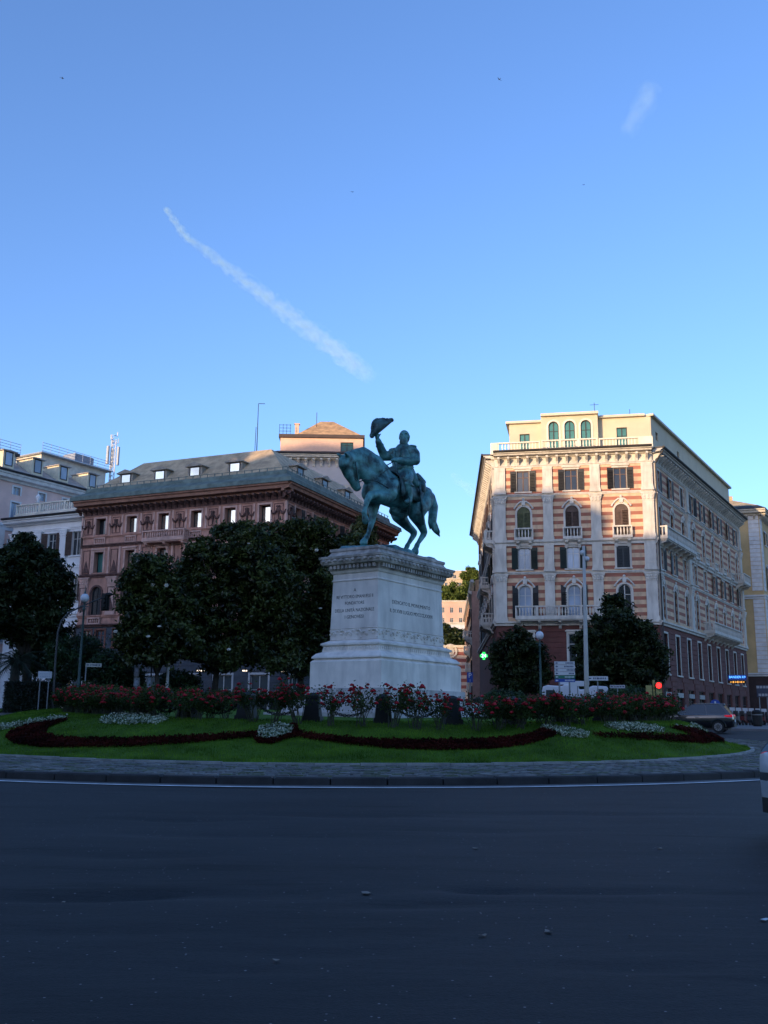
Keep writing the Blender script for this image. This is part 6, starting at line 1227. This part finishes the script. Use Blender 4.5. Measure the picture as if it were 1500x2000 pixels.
q = at(297, 1286, 61); z = g(q.x, q.y); t = thing('lantern', 'square white lantern on a slim post between the magnolia trunks', 'lantern', (q.x, q.y, z)); o = MB(); o.frustum(0, 0, q.z-z-.28, q.z-z+.25, .1, .1, .19, .19); o.build('glass', globe_m, t); o = MB(); o.tube([(0, 0, 0), (0, 0, q.z-z-.28)], .04, 7); o.frustum(0, 0, q.z-z+.253, q.z-z+.36, .22, .22, .05, .05); o.build('post', iron, t)
o = MB(); g_in = M('shop_tube_light', (1, .82, .5), .5, var=0, emit=.7)
for px, py, w, Y in ((392, 1310, 15, 79.5), (478, 1310, 9, 79.0), (555, 1311, 13, 79.0), (588, 1316, 7, 79.0), (1243, 1351, 8, 80)):
    q = at(px, py, Y); s = Y/1890.; o = MB(); o.box(-w*s/2, w*s/2, -.03, .03, -.05, .05); t = thing('shop_light', 'lit shop window tube seen under the trees near %s' % {392: 'the small magnolia trunk', 478: 'the large magnolia trunk', 555: 'the left of the pedestal', 588: 'the pedestal edge', 1243: 'the traffic light'}[px], 'light', (q.x, q.y, q.z)); o.build('tube', g_in, t); k = MB(); k.box(-w*s/2-.05, w*s/2+.05, -.02, .06, .053, .09); k.build('housing', fr_dark, t)
# kerbed pavement with lawn at the left, zebra crossing at the right
def patch(name, pts, dz, mat, kind='structure'):
    n = len(pts); mb = MB(); top = [(x, y, g(x, y)+dz) for x, y in pts]; bot = [(x, y, g(x, y)-.1) for x, y in pts]; mb.add(top+bot, [tuple(range(n))]+[(i, n+i, n+(i+1) % n, (i+1) % n) for i in range(n)]); o = mb.build(name, mat); o['kind'] = kind; return o
pv = M('pavement_grey', (.13, .13, .135), .85, var=.25, scale=1); Lk = [gpix(-60, 1386), gpix(60, 1386.5), gpix(125, 1389)]
Lk = [(-34, 57.5), (-21, 58.0), (-14.5, 60.5), (-5, 66), (2, 71), (2, 76), (-12, 74), (-30, 80), (-60, 86), (-60, 58)]
patch('pavement', Lk, .14, pv); patch('lawn', [(-33, 58.2), (-22.6, 58.8), (-22.6, 66), (-33, 68)], .18, grass_m)
patch('pavement', [(8, 76), (13.5, 66.5), (24, 62.5), (30, 68), (37, 80), (50, 112), (46, 117), (24.5, 82), (9, 85)], .14, pv)
for k in range(4):
    a = gpix(1424+k*3, 1415+k*3.4); patch('crossing_stripe', [(a.x, a.y), (a.x+2.6, a.y+.4), (a.x+2.75, a.y+1.0), (a.x+.1, a.y+.6)], .012, white_paint)

# ================================================================ vehicles
tyre = M('tyre_rubber', (.012, .012, .013), .85, var=.2); rim_m = M('rim_alloy', (.45, .46, .48), .3, metal=.8, var=.1); carglass = glass('car_glass', (.03, .04, .05), .04); blacktrim = M('black_plastic', (.012, .012, .013), .5, var=.1); redl = M('tail_lamp_red', (.45, .01, .02), .2, var=.05, emit=.25); headl = M('head_lamp', (.6, .62, .65), .1)
def loft(mb, secs, mi=0):
    n = len(secs[0]); k = len(mb.v)
    for s_ in secs: mb.v += [tuple(p) for p in s_]
    for i in range(len(secs)-1):
        for j in range(n): mb.f.append((k+i*n+j, k+i*n+(j+1) % n, k+(i+1)*n+(j+1) % n, k+(i+1)*n+j)); mb.m.append(mi)
    mb.f.append(tuple(k+j for j in range(n))[::-1]); mb.f.append(tuple(k+(len(secs)-1)*n+j for j in range(n))); mb.m += [mi, mi]
def car(name, label, loc, rz, paint, L=4.4, Wd=.92, H=1.58, kind='mpv'):
    t = thing(name, label, 'car', loc, rz); h = L/2
    def sec(x, w, z0, z1): return [(x, -w*.86, z0), (x, -w*.97, z0+.1), (x, -w, z0+.32), (x, -w, z1-.22), (x, -w*.95, z1-.03), (x, -w*.80, z1), (x, w*.80, z1), (x, w*.95, z1-.03), (x, w, z1-.22), (x, w, z0+.32), (x, w*.97, z0+.1), (x, w*.86, z0)]
    o = MB(); loft(o, [sec(-h, Wd*.78, .42, .86), sec(-h+.06, Wd*.9, .32, .98), sec(-h+.35, Wd*.98, .26, 1.02), sec(-h+1.0, Wd, .24, 1.0), sec(0, Wd, .24, .97), sec(h-1.3, Wd, .24, .96), sec(h-.9, Wd*.99, .24, .92), sec(h-.35, Wd*.95, .26, .80), sec(h-.08, Wd*.84, .3, .66), sec(h, Wd*.7, .38, .58)])
    body = o.build('body', paint, t, None, True)
    m_ = body.data; bv = body.modifiers.new('e', 'EDGE_SPLIT'); bv.split_angle = R_(40)
    def gs(x, w, z): return (x, w, z)
    zb, rf = .985, H; rw, tw = Wd*.93, Wd*.70; xr0, xr1, xf1, xf0 = -h+.12, -h+.55, h-2.25, h-1.25
    def P(x, s, z): k = (z-zb)/(rf-zb); return (x, s*(rw+(tw-rw)*k), z)
    zt = rf-.07
    lt = [P(xr0, -1, zb), P(xf0, -1, zb-.02), P(xf1, -1, zt), P(xr1, -1, zt)]; rt = [P(xr0, 1, zb), P(xf0, 1, zb-.02), P(xf1, 1, zt), P(xr1, 1, zt)]
    o = MB(); o.add(lt+rt, [(0, 1, 2, 3), (4, 7, 6, 5), (0, 3, 7, 4), (1, 5, 6, 2), (3, 2, 6, 7)]); o.build('window_glass', carglass, t)
    o = MB(); loft(o, [[P(x, s, z) for s, z in ((-1, zt), (-.86, zt+.05), (-.4, zt+.07+dz), (.4, zt+.07+dz), (.86, zt+.05), (1, zt))] for x, dz in ((xr1-.08, -.03), (xr1+.3, .01), ((xr1+xf1)/2, .02), (xf1-.2, .01), (xf1+.06, -.03))]); o.build('roof', paint, t, None, True)
    o = MB()
    for s in (-1, 1):
        for x0, x1, wd in ((xr0, xr1, .16), (xf0, xf1, .07), (-h+1.35, -h+1.45, .08), (.35, .3, .08)):
            a, c = Vector(P(x0, s*1.012, zb)), Vector(P(x1, s*1.012, zt)); v = Vector((wd, 0, 0)); n_ = Vector((0, s*.012, 0)); o.add([a, a+v, c+v, c, a+n_, a+v+n_, c+v+n_, c+n_], [(0, 1, 2, 3), (4, 7, 6, 5), (0, 4, 5, 1), (2, 6, 7, 3), (1, 5, 6, 2), (3, 7, 4, 0)])
    o.build('pillar', paint if kind == 'mpv' else blacktrim, t)
    if True:
        o = MB()
        for s in (-1, 1): o.tube([P(xr0+.1, s*1.02, zb+.01), P(xf0, s*1.02, zb-.01)], .018, 5)
        o.build('chrome_strip', rim_m, t)
    for s in (-1, 1):
        for x in (-h+.82, h-.88):
            o = MB(); o.tube([(x, s*(Wd-.2), .33), (x, s*(Wd+.01), .33)], .33, 24); w = o.build('wheel', tyre, t, None, False); o = MB(); o.tube([(x, s*(Wd-.02), .33), (x, s*(Wd+.018), .33)], .215, 20)
            o.build('rim', rim_m, w); o = MB()
            for k in range(10): q = k*.628; o.tube([(x+.03*math.cos(q), s*(Wd+.02), .33+.03*math.sin(q)), (x+.2*math.cos(q), s*(Wd+.022), .33+.2*math.sin(q))], .016, 4)
            o.build('spoke', blacktrim, w)
            o = MB(); o.tube([(x+.39*math.cos(q), s*(Wd-.004), .33+.39*math.sin(q)) for q in [math.pi*k/10 for k in range(11)]], .05, 6); o.build('wheel_arch', paint if kind == 'mpv' else blacktrim, t)
        o = MB(); o.ell((-h+.3, s*Wd*.93, .93), (.2, .05, .07), 10, 6)
        if kind == 'mpv': o.ell((-h+.13, s*Wd*.80, .93), (.10, .14, .10), 10, 6)
        else: o.ell((-h+.42, s*Wd*.95, .93), (.14, .05, .09), 10, 6)
        o.build('tail_light', redl, t, None, True)
        o = MB(); o.ell((h-.2, s*Wd*.72, .66), (.2, .16, .09), 10, 6); o.build('headlight', headl, t, None, True)
        o = MB(); o.ell((h-1.45, s*(Wd+.1), 1.02), (.07, .12, .08), 8, 6); o.build('mirror', paint, t, None, True)
        o = MB(); o.box(-.35, -.15, s*(Wd+.004)-.012, s*(Wd+.004)+.012, .84, .87); o.build('door_handle', rim_m, t)
    o = MB(); o.box(-h-.02, -h+.1, -Wd*.72, Wd*.72, .33 if kind == 'mpv' else .26, .52 if kind == 'mpv' else .44); o.box(-h+.3, h-.3, -Wd*.9, Wd*.9, .16, .27); o.build('bumper_trim', blacktrim, t)
    o = MB(); o.box(-h-.025, -h-.005, -.26, .26, .62, .74); o.build('number_plate', sign_white, t)
    return t
black_paint = M('paint_black', (.007, .008, .012), .18, var=0, coat=1.); white_paint_car = M('paint_white', (.58, .60, .62), .25, var=.03, coat=.8)
cx_ = at(1368, 1405, 57); car('parked_car', 'black people carrier driving away behind the right end of the rose hedge', (cx_.x-.15, 57.6, g(cx_.x, 57.6)+.01), math.atan2(.42, -.9), black_paint, 4.4, .92, 1.62)
car('white_car', 'white car just entering the right edge of the frame', (7.02, 12.35, g(7.02, 12.35)+.01), math.atan2(.16, .98), white_paint_car, 4.4, .92, 1.62, 'suv')
# caravan / camper behind the roses
q = at(1121, 1372, 65); zc = g(q.x, q.y); t = thing('camper_van', 'white camper van with low cab behind the direction board', 'camper van', (q.x, q.y, zc), face_cam(q.x, q.y)); t.scale = (1, 1, 1.5); cw = M('camper_white', (.56, .58, .62), .35, var=.04, coat=.4)
o = MB(); o.prism([(-2.2, .4), (2.15, .4), (2.2, .6), (2.18, 1.62), (2.1, 1.72), (1.2, 1.74), (.75, 1.60), (.35, 1.58), (.3, 1.78), (-.6, 1.8), (-.7, 1.72), (-1.65, 1.76), (-1.95, 1.7), (-2.18, 1.1), (-2.22, .8)], -.95, .95); bd = o.build('body', cw, t); bv = bd.modifiers.new('b', 'BEVEL'); bv.width = .07; bv.segments = 3
for x0, x1, z0, z1 in ((-1.75, -1.2, 1.12, 1.55), (.05, .85, .75, 1.22), (1.55, 1.85, 1.05, 1.6)): o = MB(); o.box(x0, x1, -.975, -.952, z0, z1); o.build('window', carglass, t); o = MB(); o.box(x0-.04, x1+.04, -.965, -.951, z0-.04, z0-.003); o.build('window_trim', blacktrim, t)
o = MB(); o.box(-.9, 1.0, -.5, .5, 1.8, 1.95); o.build('roof_box', cw, t)
for x in (-1.5, 1.4): o = MB(); o.tube([(x, -.97, .33), (x, -.75, .33)], .33, 18); o.build('wheel', tyre, t)
# scooters parked at the far right
sc_m = M('scooter_paint', (.03, .032, .04), .4, var=.3)
def scooter(x, y, rz, label, paint):
    t = thing('scooter', label, 'scooter', (x, y, g(x, y)+.14), rz, 'scooters parked at the far right')
    for xx in (-.62, .62):
        o = MB(); o.tube([(xx, -.05, .24), (xx, .05, .24)], .24, 16); o.build('wheel', tyre, t)
    o = MB(); o.prism([(-.85, .45), (-.3, .3), (.3, .26), (.45, .45), (.62, .9), (.52, .95), (.3, .42), (-.1, .42), (-.2, .72), (-.85, .74)], -.17, .17); bd = o.build('body', paint, t); o = MB(); o.prism([(-.8, .745), (-.1, .745), (-.08, .84), (-.75, .86)], -.15, .15); o.build('seat', blacktrim, t)
    o = MB(); o.tube([(.62, 0, .24), (.5, 0, 1.0)], .03, 6); o.tube([(.46, -.32, 1.02), (.5, 0, 1.0), (.46, .32, 1.02)], .02, 6); o.build('handlebar', galv, t); o = MB(); o.ell((.6, 0, .88), (.08, .1, .09), 8, 6); o.build('headlight', headl, t, None, True)
    o = MB(); o.box(-1.0, -.7, -.17, .17, .87, 1.15); o.build('top_box', blacktrim, t); o = MB(); o.prism([(.55, 1.0), (.58, 1.0), (.45, 1.4), (.42, 1.4)], -.2, .2); o.build('windscreen', globe_m, t)
nm = ('leftmost', 'second from left', 'third from left', 'fourth from left', 'fifth from left', 'sixth from left', 'seventh from left')
for k in range(7):
    p = at(1428+k*12.5, 1386, 78+k*.8); scooter(p.x, p.y, R_(60+4*math.sin(k*3)), 'dark parked scooter, %s in the row at the far right' % nm[k], [sc_m, M('scooter_grey', (.12, .125, .13), .4), M('scooter_red', (.10, .012, .012), .4)][k % 3])
# litter bin at right
p = at(1478, 1388, 73); t = thing('litter_bin', 'dark litter bin before the parked scooters', 'bin', (p.x, p.y, g(p.x, p.y)+.14)); o = MB(); o.lathe([(.3, 0), (.34, .15), (.36, .95), (.38, 1.0), (.3, 1.12), (.1, 1.2)], 14); o.build('body', iron, t); o = MB(); o.lathe([(.385, .80), (.385, .86)], 14); o.build('rim', galv, t)
# dead leaves and scraps on the road
lit = M('dry_leaf', (.20, .17, .14), .8, var=.3); k = 0
for px, py, s, nm_ in ((715, 1747, .085, 'curled pale leaf in the middle of the road'), (929, 1659, .06, 'small pale scrap on the road under the pedestal'), (1289, 1661, .06, 'small leaf on the road at right'), (1070, 1823, .06, 'pale scrap low on the road right of centre'), (943, 1830, .05, 'tiny scrap low on the road near the centre'), (1493, 1802, .06, 'white paper scrap at the right edge'), (1305, 1707, .035, 'tiny pale scrap on the road at right'), (540, 1877, .035, 'tiny pale scrap low on the road at left'), (124, 1751, .035, 'tiny pale scrap at the far left of the road'), (1232, 1834, .03, 'tiny speck of litter low at right')):
    q = gpix(px, py); zz = g_road(q.x, q.y); o = MB(); n = 8; v = []
    for i in range(n): a = 2*math.pi*i/n; r = .75*s*(.5+.6*abs(math.sin(a*1.5+px))); v.append((r*math.cos(a), r*.6*math.sin(a), .004+.008*abs(math.cos(a))))
    v += [(a_, c_, d_+.003) for a_, c_, d_ in v]; o.add(v, [tuple(range(n))[::-1], tuple(range(n, 2*n))]+[(i, (i+1) % n, n+(i+1) % n, n+i) for i in range(n)]); tag(o.build('dry_leaf', lit if px != 1493 else sign_white, None, T(q.x, q.y, zz+.004) @ RZ(px)), nm_, 'leaf', 'scraps on the road')
# ================================================================ sky things
bird_m = M('bird_dark', (.02, .022, .03), .7, var=0)
for px, py, Y, rz, bank, lb in ((122, 153, 95, .6, .9, 'dark bird high at the upper left'), (975, 155, 115, 2.2, .3, 'dark bird high right of centre'), (688, 375, 150, 1.2, .2, 'tiny bird above the contrail'), (1140, 361, 160, .4, .2, 'tiny bird at the right of the sky')):
    p = at(px, py, Y); t = thing('bird', lb, 'bird', p); t.matrix_basis = Matrix.Translation(p) @ RZ(rz) @ Matrix.Rotation(bank, 4, 'X'); o = MB(); o.tube([(.17, 0, 0), (.12, 0, .01), (0, 0, 0), (-.14, 0, 0), (-.24, 0, .01)], [.008, .028, .04, .022, .004], 8); o.add([(-.15, -.01, 0), (-.15, .01, 0), (-.3, .05, 0), (-.3, -.05, 0)], [(0, 1, 2, 3)]); o.build('body', bird_m, t, None, True)
    for s in (-1, 1): o = MB(); o.add([(.07, s*.03, .01), (-.05, s*.03, .01), (-.03, s*.2, .06), (.05, s*.2, .06), (-.12, s*.42, .03)], [(0, 1, 2, 3), (3, 2, 4)]); o.build('wing', bird_m, t)
def cloud(name, label, p0, p1, r0, r1, Y, dens, nscale, seed):
    a, c = at(*p0, Y), at(*p1, Y); d = c-a; L = d.length; q = d.to_track_quat('X', 'Z'); s = Y/1890.; r0 *= s; r1 *= s
    mb = MB(); N_ = 16; mb.tube([(L*i/N_, 0, 0) for i in range(N_+1)], [max(.35, math.sin(math.pi*(.03+.94*i/N_))**.35)*(r0+(r1-r0)*i/N_) for i in range(N_+1)], 12)
    m = bpy.data.materials.new(name+'_vapour'); m.use_nodes = True; nt = m.node_tree; n = nt.nodes; l = nt.links; n.remove(n['Principled BSDF']); out = n['Material Output']; pv_ = n.new('ShaderNodeVolumePrincipled'); pv_.inputs['Color'].default_value = (.50, .80, 1, 1); pv_.inputs['Anisotropy'].default_value = -.4
    tc = n.new('ShaderNodeTexCoord'); sx = n.new('ShaderNodeSeparateXYZ'); l.new(tc.outputs['Object'], sx.inputs[0])
    def mt(op, a_, b_=0., c_=None):
        k = n.new('ShaderNodeMath'); k.operation = op
        for i, v in enumerate((a_, b_, c_)):
            if v is None: continue
            if isinstance(v, (int, float)): k.inputs[i].default_value = v
            else: l.new(v, k.inputs[i])
        return k.outputs[0]
    rad = mt('SQRT', mt('ADD', mt('MULTIPLY', sx.outputs[1], sx.outputs[1]), mt('MULTIPLY', sx.outputs[2], sx.outputs[2])))
    Rx = mt('ADD', mt('MULTIPLY', sx.outputs[0], (r1-r0)/L), r0); f = mt('SUBTRACT', 1., mt('DIVIDE', rad, Rx)); f = mt('MAXIMUM', f, 0.)
    mp = n.new('ShaderNodeMapping'); mp.inputs['Location'].default_value = (seed, seed, 0); mp.inputs['Scale'].default_value = (nscale/r1*.55, nscale/r1, nscale/r1); l.new(tc.outputs['Object'], mp.inputs[0]); ns = n.new('ShaderNodeTexNoise'); ns.inputs['Scale'].default_value = 1; ns.inputs['Detail'].default_value = 4; l.new(mp.outputs[0], ns.inputs['Vector'])
    k = mt('MAXIMUM', mt('SUBTRACT', mt('ADD', mt('MULTIPLY', ns.outputs['Fac'], 1.6), mt('MULTIPLY', f, .8)), 1.05), 0.)
    ends = mt('MINIMUM', mt('DIVIDE', sx.outputs[0], L*.06), mt('DIVIDE', mt('SUBTRACT', L, sx.outputs[0]), L*.12)); ends = mt('MAXIMUM', mt('MINIMUM', ends, 1.), 0.)
    l.new(mt('MULTIPLY', mt('MULTIPLY', k, ends), dens/r1), pv_.inputs['Density']); l.new(pv_.outputs[0], out.inputs['Volume'])
    o = mb.build(name, m, None, Matrix.Translation(a) @ q.to_matrix().to_4x4()); return tag(o, label, 'cloud', kind='stuff')
cloud('contrail', 'long white contrail slanting down across the sky', (352, 452), (732, 742), 14, 34, 2600, 2.4, 3.0, 3.)
cloud('contrail', 'short steep upper end of the contrail', (321, 404), (372, 474), 11, 14, 2600, 1.3, 1.8, 5.)
cloud('cloud_wisp', 'faint wisp of cloud at the upper right', (1275, 165), (1225, 262), 40, 34, 2600, .28, 1.6, 11.)
cloud('cloud_wisp', 'faint wisp of cloud left of the striped palazzo', (880, 925), (960, 990), 14, 22, 2600, .4, 1.6, 21.)
